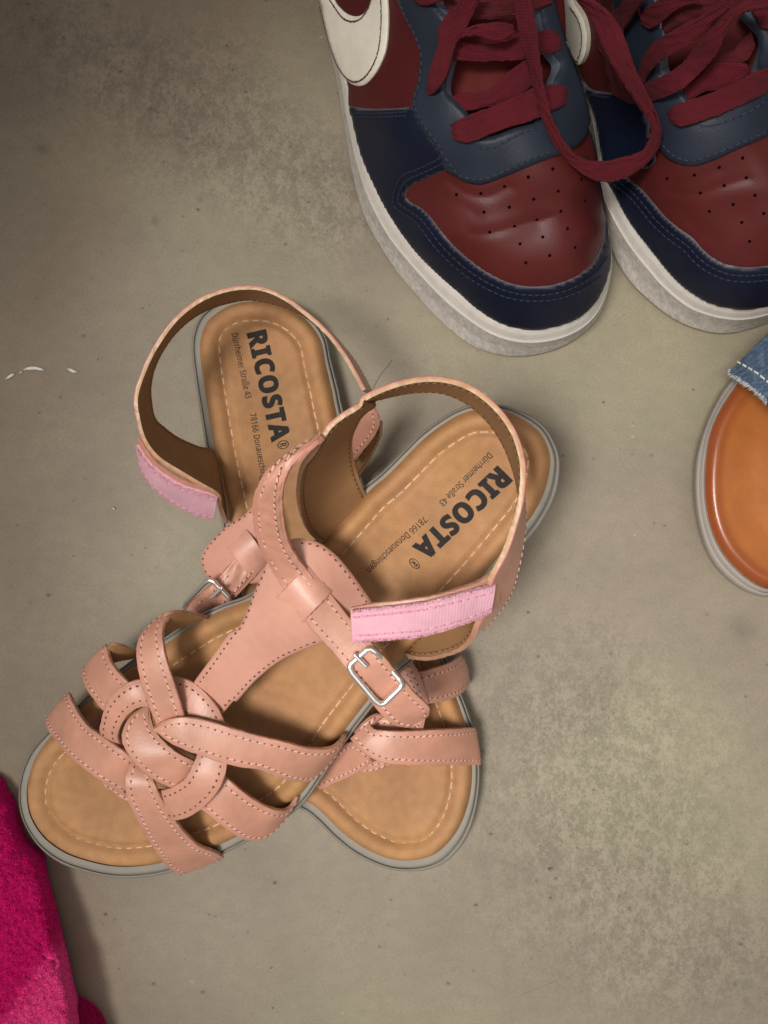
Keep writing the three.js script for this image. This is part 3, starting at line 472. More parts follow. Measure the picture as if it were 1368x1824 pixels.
  strap('ankle_strap', root, Mv([665, 555, .104], [590, 602, .105], [430, 705, .106], [275, 795, .106], [200, 900, .105], [152, 1010, .102], [138, 1120, .098], [150, 1250, .093], [190, 1400, .087], [262, 1560, .081], [380, 1750, .0783], [470, 1860, .0795]), Mv([705, 545, .107], [660, 590, .109], [550, 675, .110], [452, 790, .109], [402, 900, .107], [382, 1020, .103], [385, 1150, .098], [402, 1280, .093], [442, 1410, .088], [500, 1510, .084], [575, 1610, .0802], [640, 1700, .0795]), { crown: .0008, wrinkle: .0003, liningSeam: true, edge: K.raw });
  strap('buckle_strap', root, px([530, 1090, .0790], [560, 1125, .0775], [595, 1163, .0765], [625, 1200, .076], [655, 1241, .073], [680, 1272, .070], [701, 1289, .067], [724, 1294, .064]), px([575, 1036, .0785], [605, 1078, .0770], [645, 1126, .0765], [682, 1167, .076], [715, 1206, .073], [741, 1236, .070], [764, 1259, .067], [763, 1272, .064]), { crown: .0003 });
  const bz = z4([492, 212, .0785], [622, 98, .0785], [806, 307, .0745], [677, 432, .0750]);
  const rr = roundRect(bz); for (const i of [9, 10]) rr[i][2] -= .0028;
  ring(root, rr, .0010, ...z4([538, 145, .0795], [596, 204, .0785]), .0009);
  // heel strap, quarters
  const ha = [...Mv([700, 1405, .049], [598, 1320, .056], [523, 1150, .068], [503, 980, .080], [540, 780, .092], [630, 660, .099], [700, 545, .104], [765, 450, .105], [865, 368, .106], [1000, 282, .106]), ...z2([520, 160, .106], [640, 105, .106], [760, 80, .106], [860, 85, .106], [960, 120, .106], [1060, 200, .106], [1130, 300, .106], [1165, 420, .106], [1160, 560, .105], [1130, 680, .104], [1090, 790, .102], [1035, 895, .099]), ...Vv([985, 240, .094], [950, 370, .088], [890, 495, .080])];
  const hb = [...Mv([1055, 1012, .051], [1012, 920, .056], [957, 770, .062], [932, 640, .068], [933, 550, .073], [948, 490, .077], [972, 435, .081], [1005, 375, .085], [1060, 320, .087], [1120, 275, .088]), ...z2([535, 172, .087], [645, 140, .087], [745, 126, .087], [845, 132, .087], [935, 170, .087], [1015, 235, .087], [1075, 315, .087], [1120, 410, .087], [1155, 530, .086], [1170, 650, .085], [1160, 760, .083], [1140, 870, .080]), ...Vv([1165, 200, .076], [1080, 345, .070], [925, 520, .064])];
  strap('heel_strap', root, ha, hb, { flip: true, faceAt: .12, t: .0018, edge2: K.tan, liningSeam: true, sides: [1], stitch: .0017, step: 5, crown: .0003, edge: K.raw });
  strap('quarter', root, Vv([905, 470, .078], [855, 595, .072], [770, 672, .067], [645, 718, .063], [500, 744, .060], [365, 724, .056]), Vv([960, 330, .070], [790, 400, .060], [680, 455, .055], [580, 510, .053], [480, 575, .052], [368, 706, .051]), { flip: true, t: .0024, liningSeam: true, stitch: .0015 });
  strap('closure_strap', root, z2([470, 1006, .0935], [560, 990, .096], [680, 976, .098], [800, 958, .099], [910, 928, .098], [1000, 895, .096], [1060, 850, .096]), z2([476, 1142, .0925], [570, 1138, .095], [690, 1128, .097], [810, 1105, .097], [920, 1066, .094], [1000, 1030, .090], [1060, 985, .086]), { stitch: 0, t: .0018 });
  fuzzTape(root, z2([472, 1018, .0955], [520, 1013, .097], [640, 1001, .0995], [760, 986, .101], [880, 958, .1005], [980, 933, .0985], [1052, 912, .0975]), z2([478, 1150, .0945], [560, 1145, .0965], [640, 1139, .0985], [750, 1127, .0990], [870, 1094, .0970], [960, 1063, .0945], [1032, 1030, .0925]), { faceAt: .5 });
  settle(root);
}

// ---------------------------------------------------------------- sneakers
function sneakerSole(root, bottom, lip, top, hs) {
  const n = 900, b = loop3(bottom.map(p => [p[0], p[1], 0]), n), l = loop3(lip.map(p => [p[0], p[1], 0]), n), t = loop3(top.map(p => [p[0], p[1], 0]), n);
  const L = (a, c, k) => a.map((p, i) => [lerp(p[0], c[i][0], k), lerp(p[1], c[i][1], k)]);
  const set = (r, h) => r.map(p => [p[0], p[1], h + hs(p[0], p[1])]);
  const flat = (r, h) => r.map(p => [p[0], p[1], h]);
  const rings = [flat(L(b, t, .12), .0005), flat(L(b, t, .01), .0015), flat(b, .0035), set(L(b, l, .55), .0105), set(L(b, l, .96), .0172), set(L(b, l, 1.0), .0182), set(L(l, t, .07), .0184), set(L(l, t, .12), .0178), set(L(l, t, .2), .0190), set(L(l, t, .5), .0225), set(L(l, t, .8), .0248), set(L(l, t, 1.0), .0255), set(L(l, t, 1.25), .0250)];
  const fine = []; rings.forEach((r, k) => { if (k) { const q = rings[k - 1], m = k === 3 || k === 4 ? 9 : k > 8 && k < 12 ? 3 : 1; for (let i = 1; i < m; i++) fine.push([k - 1, q.map((p, j) => [0, 1, 2].map(c => lerp(p[c], r[j][c], i / m)))]); } fine.push([k, r]); });
  const darkTone = (kk, u, w) => { const k = fine[kk][0], d = k <= 4 ? .70 + .17 * n3(w.x * 2300, w.y * 2300, w.z * 2300) + .09 * n3(w.x * 260, w.y * 200, w.z * 260) : k <= 7 ? .72 : .93 + .05 * n3(w.x * 200, 3, w.z * 200); return C(K.white.r * d, K.white.g * d * .985, K.white.b * d * .96); };  // speckled dirt on the lower rubber band
  return loft('midsole', root, fine.map(f => f[1]), M.mid, darkTone, true, true);
}
function crease(lines) { const L = lines.map(l => ({ p: line2(l.p, 4), a: l.a, w: l.w })); return (x, y) => { let s = 0; for (const l of L) { let m = 1e9; for (const p of l.p) m = Math.min(m, (p[0] - x) ** 2 + (p[1] - y) ** 2); s += l.a * Math.exp(-m / l.w / l.w); } return s; }; }
const raise = (p, h, k, c) => { const w = P(p[0], p[1], p[2]), q = P(c[0], c[1], p[2]); w.lerp(q, k); const f = S * (D - h) / D; return [CX + w.x / f, CY + w.z / f, h]; };
function heelCounter(root, low, c, mat, col) { const b = low.map(p => [p[0], p[1], .028]); strap('heel_counter', root, b.map((p, i) => raise(p, .084 + .010 * Math.sin(Math.PI * i / (b.length - 1)), .16, c)), b, { mat, col, edge: K.wine, lining: true, linMat: M.lining, linCol: K.wine, stitch: 0, t: .005, crown: .004, faceAt: .5, flip: true }); }
function holes(parent, pts, Hf, off) {
  const sm = new Seam();
  for (const p of pts) { const n = normalAt(Hf, p[0], p[1]), w = P(p[0], p[1], Hf(p[0], p[1])).addScaledVector(n, off), t = V3(1, 0, .4).addScaledVector(n, -V3(1, 0, .4).dot(n)).normalize(); sm.piece(w, t, n, .0009, .0009, .0001, C(.004, .002, .002)); sm.piece(w, t.clone().applyAxisAngle(n, .78), n, .0009, .0009, .00012, C(.004, .002, .002)); }
  return sm.build(parent, M.hole, 'perforation');
}
const navySeam = { step: .0024, dash: .0016, wid: .0006, hgt: .0003, thread: C(.012, .020, .044), hole: C(.004, .006, .014), holeLen: .0005 };
const slateSeam = { ...navySeam, thread: C(.022, .032, .06), hole: C(.006, .008, .016) };
const laceOpt = { t: .0012, wrinkle: .0003, mat: M.lace, col: K.lace, edge: C(.10, .0035, .010), lining: false, stitch: 0, crown: .0001, fuzz: .0003 };
const lace = (root, a, b, o = {}) => { return strap('lace', root, a, b, { ...laceOpt, ...o }); };

// ---- the sneaker whose lace hangs in a loop
{
  const root = thing('sneaker', 'maroon and navy leather sneaker standing nearest the sandals, cream stripe on its side', 'sneaker', 830, 60, 'pair of maroon and navy sneakers');
  const mb = [...px([700, -480], [605, -445], [540, -330], [530, -200], [549, -90]), ...N1([40, 0], [110, 330], [180, 650], [240, 1000], [290, 1300]), ...N4([195, 270], [235, 390], [290, 490], [360, 600], [430, 690], [510, 780], [600, 870], [690, 940], [780, 980], [870, 998], [960, 998], [1050, 980], [1130, 950], [1200, 905], [1260, 850], [1303, 780], [1331, 680], [1343, 600], [1338, 500], [1318, 400]), ...px([1058, 300], [1025, 190], [980, 60], [955, -60], [930, -200], [905, -330], [830, -445])];
  const ml = [...px([700, -540], [606, -500], [542, -375], [532, -235], [553, -110]), ...N1([72, 0], [135, 330], [205, 650], [262, 960], [330, 1280]), ...N4([232, 260], [285, 375], [345, 475], [425, 575], [508, 668], [598, 758], [690, 832], [775, 888], [850, 920], [930, 937], [1010, 938], [1090, 925], [1160, 900], [1215, 868], [1265, 820], [1306, 750], [1333, 665], [1344, 590], [1338, 490], [1316, 390]), ...px([1056, 295], [1022, 180], [978, 45], [955, -85], [935, -235], [910, -375], [835, -500])];
  const mt = [...px([700, -590], [605, -550], [542, -420], [534, -270], [556, -125]), ...N1([90, 0], [150, 330], [262, 650], [320, 950], [400, 1270]), ...N4([275, 220], [330, 330], [400, 440], [480, 540], [560, 620], [650, 700], [735, 775], [810, 826], [880, 856], [950, 869], [1020, 870], [1090, 857], [1150, 838], [1205, 808], [1250, 765], [1290, 700], [1318, 620], [1328, 560], [1322, 475], [1300, 370]), ...px([1050, 285], [1015, 170], [975, 30], [955, -110], [940, -265], [915, -420], [835, -550])];
  sneakerSole(root, mb, ml, mt, (x, y) => .004 * smooth(100, -400, y));
  const bnd = [[1.0, mt.slice(4, 31)]], hp = mt.slice(3, 30).filter((p, i) => i % 2 === 0).map(p => [p[0], p[1], .0265 + .004 * smooth(100, -400, p[1])]);
  const base = tps([...hp, [940, 553, .036], [850, 520, .036], [1030, 530, .035], [760, 440, .037], [690, 330, .0365], [660, 240, .0355], [950, 503, .0465], [860, 480, .046], [1040, 490, .044], [960, 400, .0565], [800, 350, .0545], [745, 340, .046], [880, 420, .055], [1062, 400, .0445], [1045, 450, .0455], [880, 310, .0645], [820, 250, .069], [1000, 275, .066], [1045, 320, .054], [900, 200, .074], [880, 130, .078], [900, 0, .089], [770, 150, .071], [745, 30, .0775], [690, 150, .0545], [640, 140, .039], [620, 50, .0385], [680, 20, .058], [700, 240, .053], [1020, 180, .066], [1040, 235, .056], [1000, 80, .073], [980, 0, .080], [860, -120, .103], [750, -120, .088], [640, -110, .057], [960, -110, .087], [880, -220, .112], [580, -110, .040], [760, -230, .092]], .06);
  const cr = crease([{ p: N4([1180, 380], [1100, 362], [1000, 380], [900, 410], [790, 438], [720, 445]), a: -.0006, w: 9 }, { p: N4([1180, 360], [1050, 345], [900, 390], [760, 420], [660, 430]), a: .0003, w: 16 }, { p: N4([880, 230], [780, 275], [690, 260], [620, 200]), a: -.0006, w: 10 }, { p: N4([650, 300], [740, 370], [700, 420]), a: -.0003, w: 12 }, { p: N4([1240, 260], [1150, 300], [1090, 290]), a: -.0003, w: 11 }]);
  const hU = (x, y) => base(x, y) + .00012 * n2(x / 90, y / 90), hT = (x, y) => hU(x, y) + cr(x, y);
  const toeIn = N4([610, 143], [540, 180], [440, 230], [424, 265], [440, 292], [500, 330], [542, 375], [600, 450], [680, 530], [770, 600], [850, 645], [920, 668], [1000, 675], [1090, 662], [1180, 625], [1240, 580], [1280, 500], [1296, 400], [1290, 330]);
  // toe box
  const tb = sheet('toe_box', root, [...N4([600, 110], [420, 218], [405, 265], [425, 306], [490, 345], [585, 465], [670, 545], [760, 615], [840, 660], [920, 685], [1000, 690], [1095, 675], [1190, 638], [1250, 590], [1290, 508], [1304, 400], [1298, 330], [1278, 225], [1262, 90]), ...N2([1340, 1180], [1300, 1070], [1275, 1010], [1150, 1050], [900, 1150], [500, 1300]), ...N4([700, 150])], hT, { mat: M.toeLeather, col: K.maroon, edge: K.maroon, t: .0012, cell: 6 });
  holes(tb, N4([1067, 155], [965, 187], [858, 226], [755, 258], [647, 268], [1092, 250], [988, 285], [879, 323], [769, 346], [1205, 298], [1104, 341], [1002, 376], [900, 409], [792, 434], [1134, 425], [1030, 462], [927, 491], [1165, 507], [1060, 541], [954, 572], [1190, 200]), hT, .00128);
  // quarter and its stripe
  const q = sheet('quarter', root, [...N1([305, 890], [282, 720], [243, 580], [182, 430], [132, 250], [92, 0]), ...px([568, -90], [560, -150], [640, -180], [715, -170]), ...N1([800, 0], [880, 200], [930, 400], [930, 700], [860, 900], [600, 905])], hU, { mat: M.shoe, col: K.wine, edge: K.cut, t: .0010, cell: 6 });
  const sw = sheet('side_stripe', root, [...N1([70, -30], [92, 40], [118, 200], [175, 400], [238, 565], [300, 655], [365, 693], [430, 690], [500, 630], [560, 535], [605, 420], [625, 280], [630, 120], [620, -40], [600, -200], [520, -220], [515, -60], [470, 60], [420, 125], [360, 138], [290, 115], [215, 45], [160, -40], [120, -60])], hU, { mat: M.shoe, col: K.cream, edge: C(.5, .46, .36), off: .0010, t: .0014, cell: 5 });
  const s2 = new Seam(), ss = { step: .0026, dash: .0017, wid: .0006, hgt: .0002, thread: C(.10, .07, .06), hole: C(.05, .04, .035), jit: .05 };
  seamOn(s2, N1([85, 40], [130, 215], [190, 420], [250, 555], [320, 640], [380, 660], [440, 640], [510, 560], [565, 430], [590, 250], [595, 100], [590, -60]), hU, .0025, ss);
  seamOn(s2, N1([510, 10], [470, 100], [420, 165], [360, 185], [290, 165], [220, 80], [170, 0]), hU, .0025, ss); s2.build(sw, M.thread);
  // navy toe guard
  const outer = [...mt.slice(9, 30)];
  const guard = sheet('toe_guard', root, [...N1([303, 868], [420, 878], [600, 884], [760, 876], [832, 868], [900, 1000], [1000, 1130], [1080, 1280]), ...toeIn, ...N4([1300, 362]), ...outer.slice().reverse(), ...N1([322, 960])], hU, { mat: M.shoe, col: K.navy, edge: K.cut, off: .0004, t: .0015, cell: 6, edgeW: 2.2, skirt: .0022 });
  const s3 = new Seam(), inner = line2(toeIn, 6).map(p => [p[0], p[1]]);
  for (const d of [13, 23]) { const off = inner.map((p, i) => { const a = inner[Math.max(0, i - 2)], b = inner[Math.min(inner.length - 1, i + 2)], dx = b[0] - a[0], dy = b[1] - a[1], l = Math.hypot(dx, dy); return [p[0] - dy / l * d, p[1] + dx / l * d]; }).filter((p, i) => i % 4 === 0 && p[0] < 1078); seamOn(s3, off, hU, .0021, navySeam); }
  for (const y of [915, 945]) seamOn(s3, N1([360, y], [500, y + 8], [660, y + 8], [800, y]), hU, .0021, navySeam);
  s3.build(guard, M.thread);
  // tongue
  const hTg = (x, y) => hU(x, y) - .0095 + .0008 * n2(x / 80, y / 80);
  sheet('tongue', root, px([770, 230], [770, 100], [780, -40], [800, -160], [860, -200], [940, -180], [990, -60], [1005, 60], [1000, 170], [985, 240], [900, 262]), hTg, { mat: M.tongue, col: C(.12, .016, .014), edge: K.wine, t: .002, cell: 8 });
  // eyestay
  const ey = sheet('eyestay', root, [...px([712, -140], [716, -70]), ...N1([722, 0], [772, 120], [832, 240], [872, 340], [892, 430], [888, 560], [872, 680], [842, 780], [832, 880], [862, 970], [922, 1070], [992, 1150], [1042, 1240], [1080, 1360]), ...N4([640, 172], [700, 210], [770, 215], [860, 181], [960, 141], [1060, 105], [1100, 92]), ...N2([1100, 1235], [1165, 1215], [1232, 1150], [1270, 1050], [1280, 960], [1245, 800], [1195, 640], [1125, 450], [1060, 230], [1000, 0]), ...px([968, -100], [950, -150], [940, -100]), ...N2([860, 0], [890, 150], [940, 330], [990, 455], [1045, 520], [1040, 585], [1000, 665], [985, 850], [890, 985], [700, 1045], [490, 1112], [380, 1080]), ...N1([1262, 945], [1182, 852], [1105, 770], [1090, 700], [1122, 560], [1160, 440], [1165, 340], [1130, 200], [1080, 105], [1010, 15]), ...px([770, -70], [760, -140])], hU, { mat: M.shoe, col: K.slate, edge: C(.13, .15, .19), off: .0014, t: .0019, cell: 5, skirt: .0035 });
  const s4 = new Seam();
  seamOn(s4, [...N1([760, 0], [805, 120], [868, 240], [905, 340], [925, 430], [920, 560], [905, 680], [872, 790], [868, 880], [900, 960], [955, 1050], [1030, 1140], [1085, 1240]), ...N4([640, 130], [665, 165], [715, 185], [770, 188], [850, 160], [960, 115], [1050, 82])], hU, .0034, slateSeam);
  seamOn(s4, N2([400, 1135], [450, 1180], [540, 1185], [620, 1150], [720, 1105], [860, 1060]), hU, .0034, slateSeam); s4.build(ey, M.thread);
  for (const e of [...N2([222, 1080], [1126, 770], [104, 350], [1080, 392])]) { const n = normalAt(hU, e[0], e[1]), g = new THREE.TorusGeometry(.0013, .0004, 8, 24); const o = mesh('eyelet', g, M.eyelet, root); o.position.copy(P(e[0], e[1], hU(e[0], e[1])).addScaledVector(n, .0022)); o.quaternion.setFromUnitVectors(V3(0, 0, 1), n); }
  // the inner side wall
  const wallT = [...px([958, -120], [976, -10]), ...N2([1060, 230], [1120, 430], [1195, 640], [1245, 800], [1280, 960], [1300, 1060], [1342, 1180]), ...px([1066, 331], [1072, 370])].map(p => [p[0] - 1, p[1], hU(p[0] - 1, p[1]) + .001]);
  const wallB = px([948, -110], [965, 0], [975, 50], [990, 100], [1005, 150], [1018, 190], [1030, 225], [1038, 255], [1046, 285], [1054, 325], [1064, 366]).map(p => [p[0], p[1], .026]);
  strap('inner_quarter', root, wallT, wallB, { mat: M.shoe, col: K.navy, edge: K.navy, stitch: 0, lining: false, flip: true, crown: .001, t: .002 });
  heelCounter(root, [...px([556, -125], [534, -270], [542, -420], [605, -550], [700, -590], [835, -550], [915, -420], [940, -265], [958, -110])], [745, -200], M.shoe, K.navy);
  // laces
  const on = (pts, k) => pts.map((p, i) => [p[0], p[1], p[2] ?? (hU(p[0], p[1]) + (Array.isArray(k) ? k[i] : k))]);
  lace(root, on(N2([120, 800], [200, 790], [280, 765], [520, 735], [640, 610], [800, 490]), .0005), on(N2([200, 930], [280, 910], [345, 898], [560, 850], [700, 800], [860, 690]), .0005));
  lace(root, on(N2([230, 330], [300, 345], [450, 362], [650, 342], [740, 300], [890, 262], [1030, 250], [1075, 300]), [.002, .001, 0, 0, .001, .003, .004, .002]), on(N2([220, 480], [300, 490], [450, 497], [600, 492], [760, 482], [930, 442], [1080, 410], [1105, 400]), [.002, .001, 0, 0, .001, .003, .004, .002]));
  lace(root, on(N2([200, 1020], [260, 975], [350, 938], [500, 878], [680, 808], [840, 730], [1000, 692], [1110, 698], [1148, 735]), [.002, .005, .005, .004, .004, .004, .005, .005, .002]), on(N2([205, 1090], [250, 1140], [340, 1152], [490, 1100], [700, 1022], [870, 970], [1000, 905], [1090, 865], [1145, 820]), [.002, .005, .005, .004, .004, .004, .005, .005, .002]));
  lace(root, on(N1([920, 750], [922, 680], [935, 590], [970, 480], [1010, 360], [1012, 230], [1080, 120], [1180, 20], [1230, -80]), [.003, .006, .007, .007, .006, .006, .006, .007, .008]), on(N1([945, 782], [985, 740], [1045, 670], [1100, 530], [1150, 360], [1185, 300], [1255, 180], [1330, 20], [1380, -80]), [.003, .006, .007, .007, .006, .006, .006, .007, .008]));
  lace(root, on(N2([240, 275], [290, 245], [400, 205], [520, 190], [610, 182], [700, 205]), .006), on(N2([255, 320], [300, 300], [400, 290], [520, 330], [620, 328], [710, 285]), .006));
  lace(root, on(N1([800, -60], [850, -50], [950, -60], [1100, -70]), .006), on(N1([825, 15], [870, 42], [980, 25], [1110, -20]), .006));
  lace(root, on(N2([150, -30], [350, 10], [560, 20], [720, 10]), .001), on(N2([170, 80], [350, 150], [560, 150], [720, 120]), .001), { col: C(.09, .006, .010) });
  lace(root, on(N2([840, -20], [900, -30], [985, -20]), .004), on(N2([850, 75], [920, 72], [1010, 40]), .004));
  const la = z7([-100, -120, .108], [-52, 0, .104], [-20, 200, .098], [0, 380, .092], [30, 540, .086], [62, 660, .082], [110, 775, .077], [170, 880, .073], [255, 948, .069], [370, 966, .066], [500, 942, .064], [600, 915, .064], [648, 870, .066], [672, 790, .070], [650, 710, .074], [560, 580, .080], [465, 430, .086], [385, 275, .090], [320, 120, .093], [240, 10, .095], [150, -60, .096]);
  const lb = z7([-200, -120, .104], [-148, 0, .100], [-112, 200, .094], [-62, 380, .088], [-20, 540, .083], [25, 700, .078], [70, 820, .074], [135, 920, .069], [235, 1018, .065], [380, 1085, .061], [520, 1055, .059], [640, 975, .060], [705, 890, .063], [728, 790, .069], [712, 700, .075], [645, 560, .082], [565, 390, .089], [500, 200, .094], [410, 70, .097], [290, -10, .099], [150, -90, .099]);
  lace(root, la, lb, { faceAt: .4, step: 5 });
  settle(root);
}
// ---- its mate
{
  const root = thing('sneaker', 'maroon and navy leather sneaker beside its mate, crossed by several loose laces, above the slipper', 'sneaker', 1250, 100, 'pair of maroon and navy sneakers');
  const mb = [...px([1290, -500], [1120, -460], [1000, -330], [965, -180], [972, -60], [988, 10], [1012, 80], [1036, 150], [1050, 220], [1060, 280]), ...Rv([30, 240], [65, 420], [100, 560], [138, 740], [200, 870], [290, 1000], [400, 1110], [520, 1210], [640, 1290], [760, 1345], [880, 1380], [1000, 1395], [1120, 1385], [1240, 1355], [1368, 1310], [1500, 1240], [1630, 1140], [1730, 1010], [1790, 850], [1800, 650]), ...px([1460, 340], [1450, 200], [1445, 0], [1450, -200], [1430, -400])];
  const ml = [...px([1300, -560], [1125, -515], [1003, -375], [967, -215], [975, -85], [992, 0], [1018, 75], [1041, 145], [1055, 215], [1065, 275]), ...Rv([45, 240], [105, 410], [165, 530], [245, 665], [330, 785], [430, 905], [530, 1020], [640, 1118], [760, 1200], [860, 1240], [960, 1268], [1060, 1284], [1160, 1288], [1260, 1275], [1368, 1248], [1500, 1180], [1630, 1085], [1730, 960], [1790, 805], [1800, 620]), ...px([1468, 330], [1462, 190], [1460, -20], [1465, -230], [1445, -440])];
  const mt = [...px([1305, -610], [1130, -565], [1005, -420], [970, -250], [980, -105], [998, -10], [1026, 70], [1048, 140], [1063, 210], [1074, 275]), ...Rv([105, 180], [165, 285], [240, 430], [320, 555], [410, 670], [500, 785], [590, 898], [690, 1000], [800, 1080], [890, 1132], [990, 1165], [1080, 1182], [1180, 1188], [1270, 1182], [1368, 1165], [1500, 1110], [1620, 1020], [1710, 910], [1770, 770], [1785, 600]), ...px([1465, 320], [1466, 180], [1470, -40], [1475, -260], [1455, -480])];
  sneakerSole(root, mb, ml, mt, (x, y) => .004 * smooth(100, -400, y));
  const hp = mt.slice(3, 32).filter((p, i) => i % 2 === 0).map(p => [p[0], p[1], .0265 + .004 * smooth(100, -400, p[1])]);
  const base = tps([...hp, [1130, 330, .036], [1190, 430, .0365], [1260, 500, .036], [1330, 525, .036], [1128, 245, .041], [1160, 320, .047], [1220, 400, .047], [1290, 455, .0465], [1368, 462, .0465], [1250, 350, .0565], [1330, 380, .057], [1320, 300, .0645], [1200, 270, .060], [1190, 200, .065], [1250, 180, .071], [1340, 190, .074], [1300, 80, .083], [1320, 0, .090], [1170, 80, .072], [1150, 0, .078], [1118, 100, .056], [1082, 35, .049], [1046, 30, .037], [1088, 155, .037], [1125, 165, .050], [1420, 100, .078], [1440, 300, .055], [1430, 420, .046], [1310, -130, .108], [1150, -120, .088], [1050, -110, .058], [1430, -120, .085]], .04);
  const cr = crease([{ p: Rv([1200, 165], [1018, 217], [900, 260], [720, 290], [580, 250]), a: -.0004, w: 9 }, { p: Rv([1368, 260], [1200, 270], [1000, 300], [800, 330], [640, 320]), a: .0003, w: 16 }, { p: Rv([980, 90], [800, 160], [650, 210]), a: -.0003, w: 8 }, { p: Rv([700, 420], [800, 540], [920, 620]), a: -.0004, w: 16 }]);
  const hU = (x, y) => base(x, y) + .00012 * n2(x / 90 + 9, y / 90), hT = (x, y) => hU(x, y) + cr(x, y);
  const toeIn = Rv([180, 70], [270, 150], [380, 232], [480, 342], [560, 442], [680, 550], [790, 632], [860, 712], [940, 782], [1030, 830], [1150, 855], [1260, 855], [1368, 840], [1500, 790], [1600, 700], [1680, 560], [1700, 400], [1690, 250]);
  const tb = sheet('toe_box', root, [...toeIn.map(p => [p[0] + (p[0] < 1300 ? -3 : 3), p[1] + 4]), ...px([1440, 220], [1380, 200], [1250, 220], [1150, 230])], hT, { mat: M.toeLeather, col: K.maroon, edge: K.maroon, t: .0012, cell: 6 });
  holes(tb, Rv([1160, 0], [978, 68], [790, 127], [587, 160], [1192, 155], [1018, 217], [838, 272], [1262, 293], [1090, 362], [908, 417], [1330, 437], [1158, 508], [1218, 655]), hT, .00128);
  const q = sheet('quarter', root, px([1085, 170], [1060, 160], [1040, 140], [1024, 75], [1000, 0], [985, -90], [990, -150], [1060, -170], [1150, -160], [1150, -20], [1140, 90], [1150, 170], [1120, 190]), hU, { mat: M.shoe, col: K.wine, edge: K.wine, t: .0010, cell: 4 });
  const sw = sheet('side_stripe', root, [...N2([1060, -60], [1130, 170], [1190, 345], [1232, 465], [1280, 522], [1328, 455], [1352, 330], [1345, 220], [1312, 110], [1250, 10], [1220, -80], [1140, -120])], hU, { mat: M.shoe, col: K.cream, edge: C(.5, .46, .36), off: .0022, t: .0014, cell: 4 });
  const s2 = new Seam(); seamOn(s2, N2([1090, 0], [1160, 190], [1215, 350], [1250, 450], [1280, 490], [1308, 440], [1330, 330], [1325, 230], [1290, 120], [1230, 30]), hU, .0037, { step: .0026, dash: .0017, wid: .0006, hgt: .0002, thread: C(.10, .07, .06), hole: C(.05, .04, .035) }); s2.build(sw, M.thread);
  const outer = mt.slice(7, 30);
  const guard = sheet('toe_guard', root, [...N3([0, 600], [50, 655], [190, 682], [320, 690], [420, 700], [470, 800], [520, 1000], [560, 1180], [500, 1250]), ...toeIn, ...px([1452, 300]), ...outer.slice(1).reverse()], hU, { mat: M.shoe, col: K.navy, edge: K.cut, off: .0004, t: .0015, cell: 6, edgeW: 2.2, skirt: .0022 });
  const s3 = new Seam(), inner = line2(toeIn, 6).map(p => [p[0], p[1]]);
  for (const d of [13, 23]) seamOn(s3, inner.map((p, i) => { const a = inner[Math.max(0, i - 2)], b = inner[Math.min(inner.length - 1, i + 2)], dx = b[0] - a[0], dy = b[1] - a[1], l = Math.hypot(dx, dy); return [p[0] - dy / l * d, p[1] + dx / l * d]; }).filter((p, i) => i % 4 === 0 && p[0] < 1400), hU, .0021, navySeam);
  seamOn(s3, N3([60, 700], [130, 712], [220, 720]), hU, .0021, navySeam); s3.build(guard, M.thread);
  sheet('tongue', root, px([1180, 190], [1165, 80], [1170, -60], [1230, -180], [1330, -190], [1390, -60], [1385, 90], [1360, 190], [1270, 230]), (x, y) => hU(x, y) - .0095, { mat: M.tongue, col: C(.10, .016, .014), edge: K.wine, t: .002, cell: 8 });
  const ey = sheet('eyestay', root, [...px([1088, -120], [1095, -40]), ...N3([290, 180], [335, 280], [365, 400], [380, 500], [440, 640], [520, 800], [565, 950], [588, 1060], [622, 1130], [680, 1182], [745, 1210], [850, 1215], [950, 1182], [1100, 1110], [1250, 1050], [1380, 995]), ...px([1440, 220], [1450, 100], [1440, -100], [1420, -140], [1380, -80]), ...N3([1260, 0], [1150, 95], [1220, 190], [1288, 270], [1300, 340], [1282, 450], [1262, 545], [1240, 640], [1100, 720], [950, 770], [840, 770], [780, 725], [735, 665], [640, 600], [598, 500], [600, 380], [612, 230], [598, 130], [560, 0]), ...px([1165, -120])], hU, { mat: M.shoe, col: K.slate, edge: C(.13, .15, .19), off: .0014, t: .0019, cell: 5, skirt: .0035 });
  const s4 = new Seam();
  seamOn(s4, N3([320, 190], [362, 290], [395, 400], [410, 500], [470, 640], [550, 790], [600, 950], [632, 1050], [670, 1105], [720, 1150], [790, 1175], [870, 1165], [960, 1130], [1100, 1068], [1250, 1005], [1368, 960]), hU, .0034, slateSeam);
  seamOn(s4, N3([840, 910], [880, 935], [940, 935], [1020, 910], [1120, 860], [1220, 800], [1300, 730]), hU, .0034, slateSeam); s4.build(ey, M.thread);
  for (const e of [...N3([642, 872], [584, 158])]) { const n = normalAt(hU, e[0], e[1]), o = mesh('eyelet', new THREE.TorusGeometry(.0013, .0004, 8, 24), M.eyelet, root); o.position.copy(P(e[0], e[1], hU(e[0], e[1])).addScaledVector(n, .0022)); o.quaternion.setFromUnitVectors(V3(0, 0, 1), n); }
  heelCounter(root, px([980, -105], [970, -250], [1005, -420], [1130, -565], [1305, -610], [1455, -480], [1475, -260], [1470, -40]), [1220, -220], M.shoe, K.navy);
  const on = (pts, k) => pts.map((p, i) => [p[0], p[1], p[2] ?? (hU(p[0], p[1]) + (Array.isArray(k) ? k[i] : k))]);
  lace(root, on(N3([900, 470], [960, 440], [1090, 385], [1180, 290], [1245, 235]), -.002), on(N3([930, 520], [1010, 470], [1180, 465], [1230, 430], [1275, 330]), -.002), { col: C(.10, .006, .010) });
